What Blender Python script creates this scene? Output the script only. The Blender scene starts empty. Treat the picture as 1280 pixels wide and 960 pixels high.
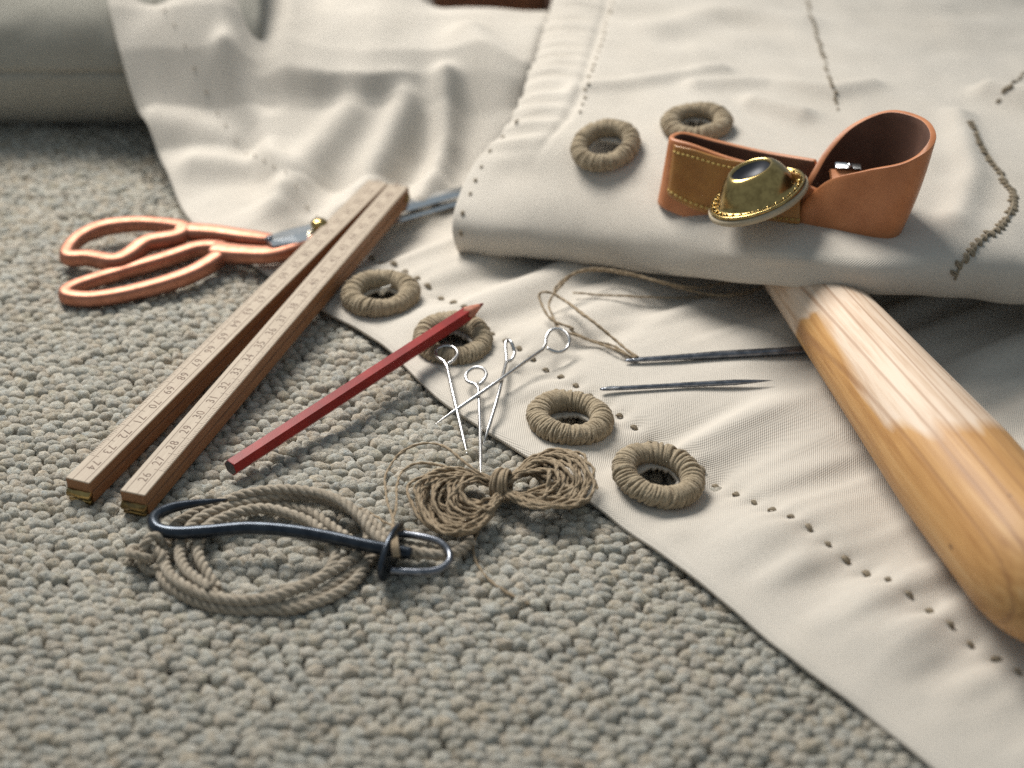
import bpy, math, random
import numpy as np
from mathutils import Vector, Matrix

# ------------------------------------------------------------------ camera
# 1 unit = 1 cm
random.seed(7)
RNG = np.random.default_rng(11)
SC = bpy.context.scene
SC.unit_settings.system = 'METRIC'
SC.unit_settings.scale_length = 0.01
FPX, PITCH, CAMH = 2200.0, math.radians(31.0), 36.0
cd = bpy.data.cameras.new('camera')
cam = bpy.data.objects.new('camera', cd)
SC.collection.objects.link(cam)
cam.location = (0, 0, CAMH)
cam.rotation_euler = (math.pi / 2 - PITCH, 0, 0)
cd.sensor_fit = 'HORIZONTAL'
cd.sensor_width = 36.0
cd.lens = FPX * 36.0 / 1280.0
cd.clip_start, cd.clip_end = 1.0, 2000.0
cd.dof.use_dof = True
cd.dof.focus_distance = 65.5
cd.dof.aperture_fstop = 0.067
SC.camera = cam

# ------------------------------------------------------------------ light
W = bpy.data.worlds.new('World')
SC.world = W
W.use_nodes = True
wb = W.node_tree.nodes['Background']
wb.inputs['Color'].default_value = (0.76, 0.90, 1.0, 1)
wb.inputs['Strength'].default_value = 0.31


def area(name, loc, target, sx, sy, power, col):
    ld = bpy.data.lights.new(name, 'AREA')
    ld.shape = 'RECTANGLE'
    ld.size, ld.size_y = sx, sy
    ld.energy = power
    ld.color = col
    o = bpy.data.objects.new(name, ld)
    SC.collection.objects.link(o)
    o.location = loc
    d = Vector(target) - Vector(loc)
    o.rotation_euler = d.to_track_quat('-Z', 'Y').to_euler()
    return o


win = area('window_light', (-40, 124, 88), (-3, 59, 0), 58, 48, 36500, (1.0, 0.968, 0.915))
win.data.spread = math.radians(66)
SC.view_settings.view_transform = 'Standard'
SC.view_settings.look = 'None'
SC.view_settings.exposure = 0.13
SC.view_settings.gamma = 1.0
SC.cycles.use_denoising = False

# ------------------------------------------------------------------ helpers
CP, SP = math.cos(PITCH), math.sin(PITCH)


def ray(u, v):
    a, b = (u - 640.0) / FPX, -(v - 480.0) / FPX
    return np.array([a, CP + b * SP, -SP + b * CP])


def at(u, v, z=0.0):
    d = ray(u, v)
    t = (z - CAMH) / d[2]
    return np.array([0, 0, CAMH]) + d * t


def atY(u, v, Y):
    d = ray(u, v)
    return np.array([0, 0, CAMH]) + d * (Y / d[1])


def onsurf(u, v, zf, lift=0.0):
    d = ray(u, v)
    lo, hi = 12.0, 0.0
    z = 12.0
    # march down the ray until it meets the height field
    prev = 14.0
    for z in np.arange(14.0, -0.6, -0.05):
        p = at(u, v, z)
        if zf(p[0], p[1]) >= z:
            break
        prev = z
    a, b = prev, z
    for _ in range(20):
        m = (a + b) / 2
        p = at(u, v, m)
        if zf(p[0], p[1]) >= m:
            b = m
        else:
            a = m
    p = at(u, v, b)
    p[2] += lift
    return p


def smooth(a, b, x):
    t = np.clip((np.asarray(x, float) - a) / (b - a), 0, 1)
    return t * t * (3 - 2 * t)


_H = np.random.default_rng(5).random((256, 256)) * 2 - 1


def vnoise(x, y, seed=0):
    x = np.asarray(x, float) + seed * 17.31
    y = np.asarray(y, float) + seed * 9.77
    xi, yi = np.floor(x).astype(int), np.floor(y).astype(int)
    fx, fy = x - xi, y - yi
    fx = fx * fx * fx * (fx * (fx * 6 - 15) + 10)
    fy = fy * fy * fy * (fy * (fy * 6 - 15) + 10)
    g = lambda i, j: _H[i & 255, j & 255]
    return ((g(xi, yi) * (1 - fx) + g(xi + 1, yi) * fx) * (1 - fy)
            + (g(xi, yi + 1) * (1 - fx) + g(xi + 1, yi + 1) * fx) * fy)


def catmull(P, n, closed=False):
    P = np.asarray(P, float)
    m = len(P)
    if closed:
        Q = np.vstack([P[-1], P, P[0], P[1]])
        segs = m
    else:
        Q = np.vstack([2 * P[0] - P[1], P, 2 * P[-1] - P[-2]])
        segs = m - 1
    # centripetal-free uniform spline, then even arc length
    k = max(12, int(4 * n / segs))
    out = []
    for i in range(segs):
        p0, p1, p2, p3 = Q[i], Q[i + 1], Q[i + 2], Q[i + 3]
        t = np.linspace(0, 1, k, endpoint=False)[:, None]
        out.append(0.5 * (2 * p1 + (p2 - p0) * t + (2 * p0 - 5 * p1 + 4 * p2 - p3) * t ** 2
                          + (3 * p1 - p0 - 3 * p2 + p3) * t ** 3))
    out.append((P[0] if closed else P[-1])[None, :])
    A = np.vstack(out)
    d = np.concatenate([[0], np.cumsum(np.linalg.norm(np.diff(A[:, :3], axis=0), axis=1))])
    s = np.linspace(0, d[-1], n, endpoint=not closed)
    return np.stack([np.interp(s, d, A[:, c]) for c in range(A.shape[1])], 1)


def frames(P, closed=False, up=None):
    if closed:
        T = np.roll(P, -1, 0) - np.roll(P, 1, 0)
    else:
        T = np.gradient(P, axis=0)
    T /= np.linalg.norm(T, axis=1)[:, None] + 1e-12
    n = len(P)
    N = np.zeros_like(P)
    if up is not None:
        up = np.asarray(up, float)
        N = up[None, :] - (T @ up)[:, None] * T
        N /= np.linalg.norm(N, axis=1)[:, None] + 1e-9
    else:
        a = np.array([0, 0, 1.0])
        if abs(T[0] @ a) > 0.9:
            a = np.array([1.0, 0, 0])
        v = a - (T[0] @ a) * T[0]
        N[0] = v / np.linalg.norm(v)
        for i in range(1, n):
            v = N[i - 1] - (N[i - 1] @ T[i]) * T[i]
            N[i] = v / (np.linalg.norm(v) + 1e-12)
    B = np.cross(T, N)
    return T, N, B


class MB:
    """collects shapes for ONE mesh object"""

    def __init__(self):
        self.v, self.f, self.n = [], [], 0

    def add(self, V, F):
        V = np.asarray(V, float)
        self.v.append(V)
        n = self.n
        self.f += [tuple(i + n for i in q) for q in F]
        self.n += len(V)

    def tube(self, P, r, sides=8, closed=False, up=None, wh=None, caps=True, power=2.0):
        P = np.asarray(P, float)
        n = len(P)
        r = np.broadcast_to(np.asarray(r, float), (n,))
        T, N, B = frames(P, closed, up)
        a = np.arange(sides) * 2 * math.pi / sides
        ca, sa = np.cos(a), np.sin(a)
        if power != 2.0:
            e = 2.0 / power
            ca, sa = np.sign(ca) * np.abs(ca) ** e, np.sign(sa) * np.abs(sa) ** e
        w, h = wh if wh is not None else (1, 1)
        w = np.broadcast_to(np.asarray(w, float), (n,))
        h = np.broadcast_to(np.asarray(h, float), (n,))
        V = (P[:, None, :] + (r * w)[:, None, None] * ca[None, :, None] * B[:, None, :]
             + (r * h)[:, None, None] * sa[None, :, None] * N[:, None, :]).reshape(-1, 3)
        F = []
        for i in range(n if closed else n - 1):
            j = (i + 1) % n
            for k in range(sides):
                l = (k + 1) % sides
                F.append((i * sides + k, i * sides + l, j * sides + l, j * sides + k))
        if not closed and caps:
            F.append(tuple(range(sides - 1, -1, -1)))
            F.append(tuple((n - 1) * sides + k for k in range(sides)))
        self.add(V, F)

    def lathe(self, prof, sides=32, M=None, caps=True):
        prof = np.asarray(prof, float)
        a = np.arange(sides) * 2 * math.pi / sides
        V = np.stack([prof[:, 0][:, None] * np.cos(a), prof[:, 0][:, None] * np.sin(a),
                      np.repeat(prof[:, 1][:, None], sides, 1)], 2).reshape(-1, 3)
        F = []
        n = len(prof)
        for i in range(n - 1):
            for k in range(sides):
                l = (k + 1) % sides
                F.append((i * sides + k, i * sides + l, (i + 1) * sides + l, (i + 1) * sides + k))
        if caps:
            F.append(tuple(range(sides - 1, -1, -1)))
            F.append(tuple((n - 1) * sides + k for k in range(sides)))
        if M is not None:
            V = V @ np.asarray(M)[:3, :3].T + np.asarray(M)[:3, 3]
        self.add(V, F)

    def box(self, lo, hi, M=None, bev=0.0):
        lo, hi = np.asarray(lo, float), np.asarray(hi, float)
        b = bev
        # chamfered box: eight corners, three vertices each
        V, idx = [], {}
        for sx in (0, 1):
            for sy in (0, 1):
                for sz in (0, 1):
                    c = np.array([(lo, hi)[s][k] for k, s in enumerate((sx, sy, sz))])
                    d = np.array([1 - 2 * sx, 1 - 2 * sy, 1 - 2 * sz], float) * b
                    for ax in range(3):
                        p = c + d
                        p[ax] = c[ax]
                        idx[(sx, sy, sz, ax)] = len(V)
                        V.append(p)
        F = []
        for ax in range(3):
            o = [k for k in range(3) if k != ax]
            for s in (0, 1):
                q = []
                for a_, b_ in ((0, 0), (1, 0), (1, 1), (0, 1)):
                    key = [0, 0, 0]
                    key[ax] = s
                    key[o[0]], key[o[1]] = a_, b_
                    q.append(idx[(key[0], key[1], key[2], ax)])
                F.append(tuple(q))
        for ax in range(3):          # edge chamfers along ax
            o = [k for k in range(3) if k != ax]
            for a_ in (0, 1):
                for b_ in (0, 1):
                    k0, k1 = [0, 0, 0], [0, 0, 0]
                    k1[ax] = 1
                    for k in (k0, k1):
                        k[o[0]], k[o[1]] = a_, b_
                    F.append((idx[(*k0, o[0])], idx[(*k0, o[1])], idx[(*k1, o[1])], idx[(*k1, o[0])]))
        for sx in (0, 1):
            for sy in (0, 1):
                for sz in (0, 1):
                    F.append(tuple(idx[(sx, sy, sz, a_)] for a_ in range(3)))
        V = np.array(V)
        if M is not None:
            V = V @ np.asarray(M)[:3, :3].T + np.asarray(M)[:3, 3]
        self.add(V, F)

    def ply(self, P, r, pitch=0.85, step=0.075):
        """two-ply twine along P"""
        P = np.asarray(P, float)
        L = np.linalg.norm(np.diff(P, axis=0), axis=1).sum()
        P = catmull(P, max(16, int(L / step)))
        T, N, B = frames(P)
        d = np.arange(len(P)) * step
        w = r * (1 + 0.22 * vnoise(d / 0.6, P[0, 0] * 3.1, 51))
        for k in range(2):
            a = 2 * math.pi * d / pitch + k * math.pi
            Q = P + 0.36 * w[:, None] * (np.cos(a)[:, None] * N + np.sin(a)[:, None] * B)
            self.tube(Q, w * 0.70, 5)

    def fuzz(self, P, r, count, length=0.25, th=0.006, seed=1):
        """loose fibres standing off a yarn that follows P"""
        g = np.random.default_rng(seed)
        P = np.asarray(P, float)
        for _ in range(count):
            i = g.integers(1, len(P) - 1)
            t = P[i + 1 if i + 1 < len(P) else i] - P[i - 1]
            t /= np.linalg.norm(t) + 1e-9
            o = g.normal(size=3)
            o -= (o @ t) * t
            o /= np.linalg.norm(o) + 1e-9
            o[2] = abs(o[2]) if g.random() < 0.7 else o[2]
            L = length * g.uniform(0.5, 1.3)
            p0 = P[i] + o * r * 0.8
            p1 = p0 + (o * 0.45 + t * g.uniform(-0.6, 0.6)) * L * 0.5
            p2 = p1 + (o * 0.2 + t * g.uniform(-0.9, 0.9) + g.normal(size=3) * 0.2) * L * 0.5
            s = np.cross(t, o) * th
            q = o * 0
            V = [p0 - s, p0 + s, p1 + s * .8, p1 - s * .8, p2]
            self.add(V, [(0, 1, 2, 3), (3, 2, 4)])

    def mesh(self, name, mat, flat=False):
        me = bpy.data.meshes.new(name)
        me.from_pydata(np.vstack(self.v).tolist(), [], self.f)
        me.materials.append(mat)
        if not flat:
            me.polygons.foreach_set('use_smooth', [True] * len(me.polygons))
        return me

    def build(self, name, mat, parent=None, flat=False, origin=None):
        if origin is not None:
            o3 = np.asarray(origin, float)
            self.v = [v - o3 for v in self.v]
        me = self.mesh(name, mat, flat)
        o = link(name, me, parent)
        if origin is not None:
            o.location = tuple(float(c) for c in origin)
        return o


def link(name, data, parent=None):
    o = bpy.data.objects.new(name, data)
    SC.collection.objects.link(o)
    if parent is not None:
        o.parent = parent
        o.matrix_parent_inverse = parent.matrix_world.inverted() if parent.type != 'EMPTY' else Matrix.Translation(-Vector(parent.location))
    return o


def thing(name, loc, label, cat, group=None):
    o = bpy.data.objects.new(name, None)
    SC.collection.objects.link(o)
    o.location = tuple(float(c) for c in loc)
    o.empty_display_size = 0.5
    return tag(o, label, cat, group)


def tag(o, label=None, cat=None, group=None, kind=None):
    if label: o['label'] = label
    if cat: o['category'] = cat
    if group: o['group'] = group
    if kind: o['kind'] = kind
    return o


def grid_mesh(name, P, mat, uv=None, keep=None, wrap=False):
    """P: (n,m,3) grid of points -> quads (smooth), optional face mask and uv in cm"""
    n, m = P.shape[:2]
    idx = np.arange(n * m).reshape(n, m)
    if wrap:
        idx2 = np.concatenate([idx, idx[:1]], 0)
    else:
        idx2 = idx
    q = np.stack([idx2[:-1, :-1], idx2[1:, :-1], idx2[1:, 1:], idx2[:-1, 1:]], -1).reshape(-1, 4)
    if keep is not None:
        q = q[keep.reshape(-1)]
    me = raw_mesh(name, P.reshape(-1, 3), q, mat)
    if uv is not None:
        ul = me.uv_layers.new(name='cloth')
        ul.data.foreach_set('uv', uv.reshape(-1, 2)[q.reshape(-1)].astype(np.float32).reshape(-1))
    return me


def raw_mesh(name, V, Q, mat, col=None):
    me = bpy.data.meshes.new(name)
    nf, k = Q.shape
    me.vertices.add(len(V))
    me.vertices.foreach_set('co', np.asarray(V, np.float32).reshape(-1))
    me.loops.add(nf * k)
    me.loops.foreach_set('vertex_index', Q.reshape(-1).astype(np.int32))
    me.polygons.add(nf)
    me.polygons.foreach_set('loop_start', (np.arange(nf) * k).astype(np.int32))
    me.polygons.foreach_set('use_smooth', np.ones(nf, bool))
    me.update(calc_edges=True)
    me.validate()
    if col is not None:
        ca = me.color_attributes.new('Col', 'FLOAT_COLOR', 'POINT')
        c4 = np.ones((len(V), 4), np.float32)
        c4[:, :3] = col
        ca.data.foreach_set('color', c4.reshape(-1))
    me.materials.append(mat)
    return me


# ------------------------------------------------------------------ materials
class NT:
    def __init__(self, name):
        self.m = bpy.data.materials.new(name)
        self.m.use_nodes = True
        self.t = self.m.node_tree
        self.b = self.t.nodes['Principled BSDF']

    def n(self, typ, **kw):
        nd = self.t.nodes.new(typ)
        for k, v in kw.items():
            if k in ('operation', 'blend_type', 'data_type', 'noise_dimensions', 'wave_type', 'bands_direction',
                     'attribute_name', 'uv_map', 'wave_profile', 'feature', 'interpolation_type', 'rings_direction'):
                setattr(nd, k, v)
            else:
                nd.inputs[k.replace('_', ' ')].default_value = v
        return nd

    def l(self, a, b):
        self.t.links.new(a, b)

    def coord(self, kind='Object', scale=(1, 1, 1), rot=(0, 0, 0)):
        tc = self.t.nodes.new('ShaderNodeTexCoord')
        mp = self.t.nodes.new('ShaderNodeMapping')
        mp.inputs['Scale'].default_value = scale
        mp.inputs['Rotation'].default_value = rot
        self.l(tc.outputs[kind], mp.inputs['Vector'])
        return mp.outputs['Vector']

    def noise(self, vec, scale, detail=3, rough=0.55):
        nd = self.n('ShaderNodeTexNoise', Scale=scale, Detail=detail, Roughness=rough)
        if vec is not None:
            self.l(vec, nd.inputs['Vector'])
        return nd.outputs['Fac']

    def ramp(self, fac, stops, interp='LINEAR'):
        nd = self.t.nodes.new('ShaderNodeValToRGB')
        nd.color_ramp.interpolation = interp
        el = nd.color_ramp.elements
        while len(el) < len(stops):
            el.new(0.5)
        for e, (p, c) in zip(el, stops):
            e.position = p
            e.color = (*c, 1) if len(c) == 3 else c
        self.l(fac, nd.inputs['Fac'])
        return nd.outputs['Color']

    def mix(self, fac, a, b, mode='MIX'):
        nd = self.t.nodes.new('ShaderNodeMix')
        nd.data_type = 'RGBA'
        nd.blend_type = mode
        for sock, val in ((nd.inputs[0], fac), (nd.inputs[6], a), (nd.inputs[7], b)):
            if hasattr(val, 'links'):
                self.l(val, sock)
            elif isinstance(val, (int, float)):
                sock.default_value = val
            else:
                sock.default_value = (*val, 1)
        return nd.outputs[2]

    def math(self, op, a, b=None):
        nd = self.t.nodes.new('ShaderNodeMath')
        nd.operation = op
        for sock, val in zip(nd.inputs, (a, b)):
            if val is None: continue
            if hasattr(val, 'links'):
                self.l(val, sock)
            else:
                sock.default_value = val
        return nd.outputs[0]

    def bump(self, h, strength, dist):
        nd = self.n('ShaderNodeBump', Strength=strength, Distance=dist)
        self.l(h, nd.inputs['Height'])
        self.l(nd.outputs['Normal'], self.b.inputs['Normal'])
        return nd

    def col(self, c):
        if hasattr(c, 'links'):
            self.l(c, self.b.inputs['Base Color'])
        else:
            self.b.inputs['Base Color'].default_value = (*c, 1)

    def set(self, **kw):
        for k, v in kw.items():
            s = self.b.inputs[k.replace('_', ' ')]
            if hasattr(v, 'links'):
                self.l(v, s)
            else:
                s.default_value = v
        return self


def canvas_material(name, base, dark):
    k = NT(name)
    uv = k.coord('UV')
    sep = k.t.nodes.new('ShaderNodeSeparateXYZ')
    k.l(uv, sep.inputs[0])
    wob = k.noise(uv, 1.2, 2)
    per = 2 * math.pi / 0.105
    a = k.math('SINE', k.math('ADD', k.math('MULTIPLY', sep.outputs[0], per), k.math('MULTIPLY', wob, 4.0)))
    b = k.math('SINE', k.math('ADD', k.math('MULTIPLY', sep.outputs[1], per), k.math('MULTIPLY', wob, 3.0)))
    weave = k.math('MULTIPLY', a, b)
    big = k.noise(uv, 0.16, 4, 0.6)
    fine = k.noise(uv, 14.0, 3, 0.7)
    slub = k.noise(k.coord('UV', (1.5, 22, 1)), 1.0, 3, 0.6)
    c = k.ramp(big, [(0.3, dark), (0.65, base)])
    c = k.mix(0.25, c, k.ramp(slub, [(0.35, tuple(x * 0.86 for x in base)), (0.6, base)]))
    c = k.mix(k.math('MULTIPLY', k.math('ADD', k.math('MULTIPLY', weave, 0.5), 0.5), 0.2), c,
              tuple(x * 0.62 for x in base))
    # a few specks of lint
    sp = k.noise(uv, 9.0, 1, 0.4)
    c = k.mix(k.ramp(sp, [(0.80, (0, 0, 0)), (0.83, (1, 1, 1))]), c, (0.25, 0.21, 0.16))
    k.col(c)
    h = k.math('ADD', k.math('MULTIPLY', weave, 0.6), k.math('MULTIPLY', fine, 0.45))
    k.bump(h, 0.8, 0.03)
    k.set(Roughness=0.92, Sheen_Weight=0.15, Specular_IOR_Level=0.15)
    return k.m


def yarn_material(name, c0, c1, c2, scale=5.0):
    k = NT(name)
    v = k.coord('Object')
    f1 = k.noise(v, scale, 4, 0.7)
    f2 = k.noise(v, scale * 7, 3, 0.7)
    c = k.ramp(f1, [(0.3, c0), (0.5, c1), (0.7, c2)])
    c = k.mix(0.45, c, k.ramp(f2, [(0.32, c0), (0.66, c2)]))
    k.col(c)
    k.bump(f2, 0.85, 0.05)
    k.set(Roughness=0.92, Sheen_Weight=0.12, Specular_IOR_Level=0.2)
    return k.m


def metal_material(name, col, rough, scratch=0.1, tint=None, metallic=1.0):
    k = NT(name)
    v = k.coord('Object')
    f = k.noise(v, 3.0, 4, 0.65)
    g = k.noise(v, 40.0, 2, 0.6)
    c = k.mix(k.ramp(f, [(0.4, (0, 0, 0)), (0.7, (1, 1, 1))]), col, tint or tuple(x * 0.8 for x in col))
    k.col(c)
    r = k.math('ADD', k.math('MULTIPLY', f, scratch), rough - scratch * 0.5)
    k.set(Metallic=metallic, Roughness=r)
    k.bump(g, 0.12, 0.01)
    return k.m


M = {}
M['canvas'] = canvas_material('cream_canvas', (0.62, 0.565, 0.49), (0.555, 0.50, 0.425))
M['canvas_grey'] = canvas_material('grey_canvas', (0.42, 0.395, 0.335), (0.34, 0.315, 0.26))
M['grommet'] = yarn_material('waxed_twine', (0.20, 0.15, 0.092), (0.35, 0.275, 0.18), (0.50, 0.41, 0.285), 3.0)
M['twine'] = yarn_material('flax_twine', (0.17, 0.12, 0.07), (0.32, 0.235, 0.145), (0.48, 0.38, 0.26), 4.0)
M['rope'] = yarn_material('hemp_cord', (0.21, 0.17, 0.12), (0.36, 0.30, 0.225), (0.52, 0.45, 0.36), 3.0)
M['stitch'] = yarn_material('stitch_thread', (0.17, 0.13, 0.085), (0.29, 0.235, 0.16), (0.40, 0.33, 0.235), 6.0)
M['copper'] = metal_material('copper_plating', (0.44, 0.205, 0.14), 0.52, 0.12, (0.35, 0.155, 0.10))
M['steel'] = metal_material('polished_steel', (0.78, 0.79, 0.80), 0.2, 0.1)
M['pinsteel'] = metal_material('pin_steel', (0.52, 0.51, 0.50), 0.3, 0.1)
M['bluesteel'] = metal_material('blued_steel', (0.022, 0.028, 0.038), 0.24, 0.12, (0.045, 0.055, 0.068), 0.7)
M['needle'] = metal_material('needle_steel', (0.12, 0.13, 0.15), 0.3, 0.15, (0.26, 0.27, 0.3), 0.9)
M['brass'] = metal_material('aged_brass', (0.46, 0.33, 0.13), 0.22, 0.14, (0.26, 0.18, 0.07))
M['darkbrass'] = metal_material('dark_brass', (0.34, 0.23, 0.09), 0.36, 0.15, (0.12, 0.09, 0.05))


def wood_ruler():
    k = NT('beech_rule')
    v = k.coord('Object', (0.25, 6, 6))
    f = k.noise(v, 2.5, 4, 0.65)
    g = k.noise(k.coord('Object', (1, 9, 9)), 4.0, 3, 0.7)
    c = k.ramp(f, [(0.3, (0.28, 0.215, 0.145)), (0.55, (0.37, 0.295, 0.21)), (0.75, (0.44, 0.36, 0.27))])
    c = k.mix(k.ramp(g, [(0.55, (0, 0, 0)), (0.75, (1, 1, 1))]), c, (0.27, 0.18, 0.11))
    d = k.noise(k.coord('Object'), 0.5, 3)
    c = k.mix(k.math('MULTIPLY', d, 0.35), c, (0.26, 0.19, 0.13))
    k.col(c)
    k.bump(g, 0.25, 0.02)
    k.set(Roughness=0.6)
    return k.m


M['rule'] = wood_ruler()


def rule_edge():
    k = NT('shaded_varnish_edge')
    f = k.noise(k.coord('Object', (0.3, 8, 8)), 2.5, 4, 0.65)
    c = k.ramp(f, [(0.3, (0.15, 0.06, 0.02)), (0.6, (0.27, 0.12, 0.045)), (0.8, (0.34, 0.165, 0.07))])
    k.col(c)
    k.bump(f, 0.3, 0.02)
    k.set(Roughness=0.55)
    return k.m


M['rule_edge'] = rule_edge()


def fid_wood():
    k = NT('worn_varnished_wood')
    v = k.coord('Object')
    gr = k.noise(k.coord('Object', (2.6, 2.6, 0.10)), 1.5, 5, 0.6)       # long grain (local Z is the axis)
    fine = k.noise(k.coord('Object', (14, 14, 0.35)), 1.2, 4, 0.7)
    line = k.n('ShaderNodeTexWave', Scale=0.55, Distortion=3.5, Detail=3.0, Detail_Scale=0.6)
    line.wave_type = 'BANDS'
    line.bands_direction = 'X'
    k.l(k.coord('Object', (1, 1, 0.035)), line.inputs['Vector'])
    bare = k.ramp(gr, [(0.3, (0.52, 0.36, 0.24)), (0.55, (0.68, 0.53, 0.40)), (0.75, (0.70, 0.56, 0.44))])
    varn = k.ramp(gr, [(0.3, (0.36, 0.17, 0.055)), (0.55, (0.52, 0.28, 0.10)), (0.75, (0.60, 0.37, 0.165))])
    sep = k.t.nodes.new('ShaderNodeSeparateXYZ')
    k.l(v, sep.inputs[0])
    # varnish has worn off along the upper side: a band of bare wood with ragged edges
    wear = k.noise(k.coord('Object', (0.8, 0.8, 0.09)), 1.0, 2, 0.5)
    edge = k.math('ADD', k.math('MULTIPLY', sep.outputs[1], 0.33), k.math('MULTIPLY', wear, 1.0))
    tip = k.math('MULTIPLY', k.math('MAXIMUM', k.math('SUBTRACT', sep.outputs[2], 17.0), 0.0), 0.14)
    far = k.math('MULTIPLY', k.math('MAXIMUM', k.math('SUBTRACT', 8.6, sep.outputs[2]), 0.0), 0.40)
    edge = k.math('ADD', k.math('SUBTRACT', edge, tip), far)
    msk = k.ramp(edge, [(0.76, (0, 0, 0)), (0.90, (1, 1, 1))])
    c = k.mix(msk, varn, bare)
    ln = k.ramp(line.outputs['Fac'], [(0.0, (1, 1, 1)), (0.10, (0, 0, 0))])
    c = k.mix(k.math('MULTIPLY', ln, 0.5), c, (0.26, 0.12, 0.05))
    dk = k.ramp(fine, [(0.60, (0, 0, 0)), (0.78, (1, 1, 1))])
    c = k.mix(k.math('MULTIPLY', dk, 0.4), c, (0.36, 0.21, 0.10))
    spot = k.noise(k.coord('Object', (1.6, 1.6, 0.7)), 1.6, 1, 0.4)
    c = k.mix(k.ramp(spot, [(0.80, (0, 0, 0)), (0.83, (1, 1, 1))]), c, (0.10, 0.05, 0.025))
    k.col(c)
    k.set(Roughness=k.math('ADD', k.math('MULTIPLY', msk, 0.06), 0.5), Specular_IOR_Level=0.35)
    k.bump(k.math('ADD', fine, k.math('MULTIPLY', ln, -0.6)), 0.25, 0.03)
    return k.m


M['fid'] = fid_wood()


def leather(name, c0, c1, rough=0.45, grain=9.0):
    k = NT(name)
    v = k.coord('Object')
    f = k.noise(v, 0.7, 5, 0.65)
    g = k.noise(v, grain * 2.2, 3, 0.6)
    vo = k.n('ShaderNodeTexVoronoi', Scale=grain)
    k.l(v, vo.inputs['Vector'])
    c = k.ramp(f, [(0.3, c0), (0.68, c1)])
    c = k.mix(k.math('MULTIPLY', g, 0.25), c, tuple(x * 0.6 for x in c0))
    k.col(c)
    k.bump(k.math('ADD', g, k.math('MULTIPLY', vo.outputs['Distance'], 0.5)), 0.16, 0.03)
    k.set(Roughness=rough)
    return k.m


M['leather'] = leather('tan_leather', (0.40, 0.135, 0.045), (0.57, 0.225, 0.09))
M['leather_dark'] = leather('flesh_side_leather', (0.085, 0.036, 0.022), (0.14, 0.065, 0.04), 0.7)
M['amber'] = leather('amber_leather', (0.27, 0.105, 0.02), (0.42, 0.20, 0.045), 0.32)
M['hide'] = leather('pale_rawhide', (0.36, 0.29, 0.19), (0.48, 0.40, 0.28), 0.55)
M['gold_thread'] = yarn_material('gold_thread', (0.35, 0.22, 0.05), (0.55, 0.38, 0.10), (0.66, 0.48, 0.18), 6.0)


def red_paint():
    k = NT('red_lacquer')
    v = k.coord('Object')
    f = k.noise(v, 1.2, 4, 0.6)
    chip = k.noise(k.coord('Object', (2, 2, 2)), 2.2, 3, 0.6)
    c = k.ramp(f, [(0.3, (0.19, 0.007, 0.006)), (0.7, (0.30, 0.014, 0.010))])
    c = k.mix(k.ramp(chip, [(0.72, (0, 0, 0)), (0.76, (1, 1, 1))]), c, (0.52, 0.30, 0.2))
    k.col(c)
    k.bump(k.noise(v, 18, 2), 0.08, 0.02)
    k.set(Roughness=0.36, Specular_IOR_Level=0.3)
    return k.m


M['red'] = red_paint()


def simple(name, c, rough, var=0.25, metallic=0.0, scale=4.0):
    k = NT(name)
    f = k.noise(k.coord('Object'), scale, 4, 0.65)
    k.col(k.ramp(f, [(0.3, tuple(x * (1 - var) for x in c)), (0.7, tuple(min(1, x * (1 + var)) for x in c))]))
    k.set(Roughness=rough, Metallic=metallic)
    k.bump(f, 0.15, 0.02)
    return k.m


M['cedar'] = simple('pencil_wood', (0.40, 0.15, 0.09), 0.7)
M['lead'] = simple('pencil_lead', (0.05, 0.045, 0.045), 0.5)
M['redlead'] = simple('red_lead', (0.22, 0.05, 0.035), 0.5)
M['ink'] = simple('scale_ink', (0.15, 0.10, 0.07), 0.8, 0.5, scale=6.0)
M['cup'] = simple('iron_cup', (0.02, 0.022, 0.03), 0.5, metallic=0.3)
M['white_thread'] = simple('white_thread', (0.72, 0.69, 0.62), 0.85)
M['brownwood'] = simple('brown_wood', (0.20, 0.085, 0.045), 0.5, 0.4, scale=0.5)
M['backing'] = simple('carpet_backing', (0.15, 0.145, 0.13), 0.95)


def wool():
    k = NT('carpet_wool')
    at_ = k.n('ShaderNodeAttribute', attribute_name='Col')
    v = k.coord('Object')
    f = k.noise(v, 17.0, 5, 0.8)
    g = k.noise(v, 5.0, 3, 0.65)
    ply = k.noise(k.coord('Object', (4.0, 9.0, 9.0), (0, 0, 0.5)), 1.0, 4, 0.75)
    fl = k.noise(v, 7.5, 2, 0.6)
    tint = k.ramp(fl, [(0.30, (0.38, 0.42, 0.46)), (0.42, (0.58, 0.57, 0.54)), (0.55, (0.56, 0.475, 0.37)), (0.66, (0.50, 0.50, 0.49)), (0.75, (0.42, 0.34, 0.24))])
    c0 = k.mix(0.42, at_.outputs['Color'], tint)
    c = k.mix(0.9, c0, k.ramp(f, [(0.3, (0.50, 0.48, 0.45)), (0.72, (1.35, 1.32, 1.28))]), 'MULTIPLY')
    c = k.mix(0.55, c, k.ramp(g, [(0.3, (0.78, 0.70, 0.58)), (0.7, (1.12, 1.15, 1.14))]), 'MULTIPLY')
    k.col(c)
    k.bump(k.math('ADD', k.math('MULTIPLY', f, 0.8), ply), 1.0, 0.11)
    k.set(Roughness=1.0, Sheen_Weight=0.3, Specular_IOR_Level=0.0)
    return k.m


M['wool'] = wool()

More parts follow.
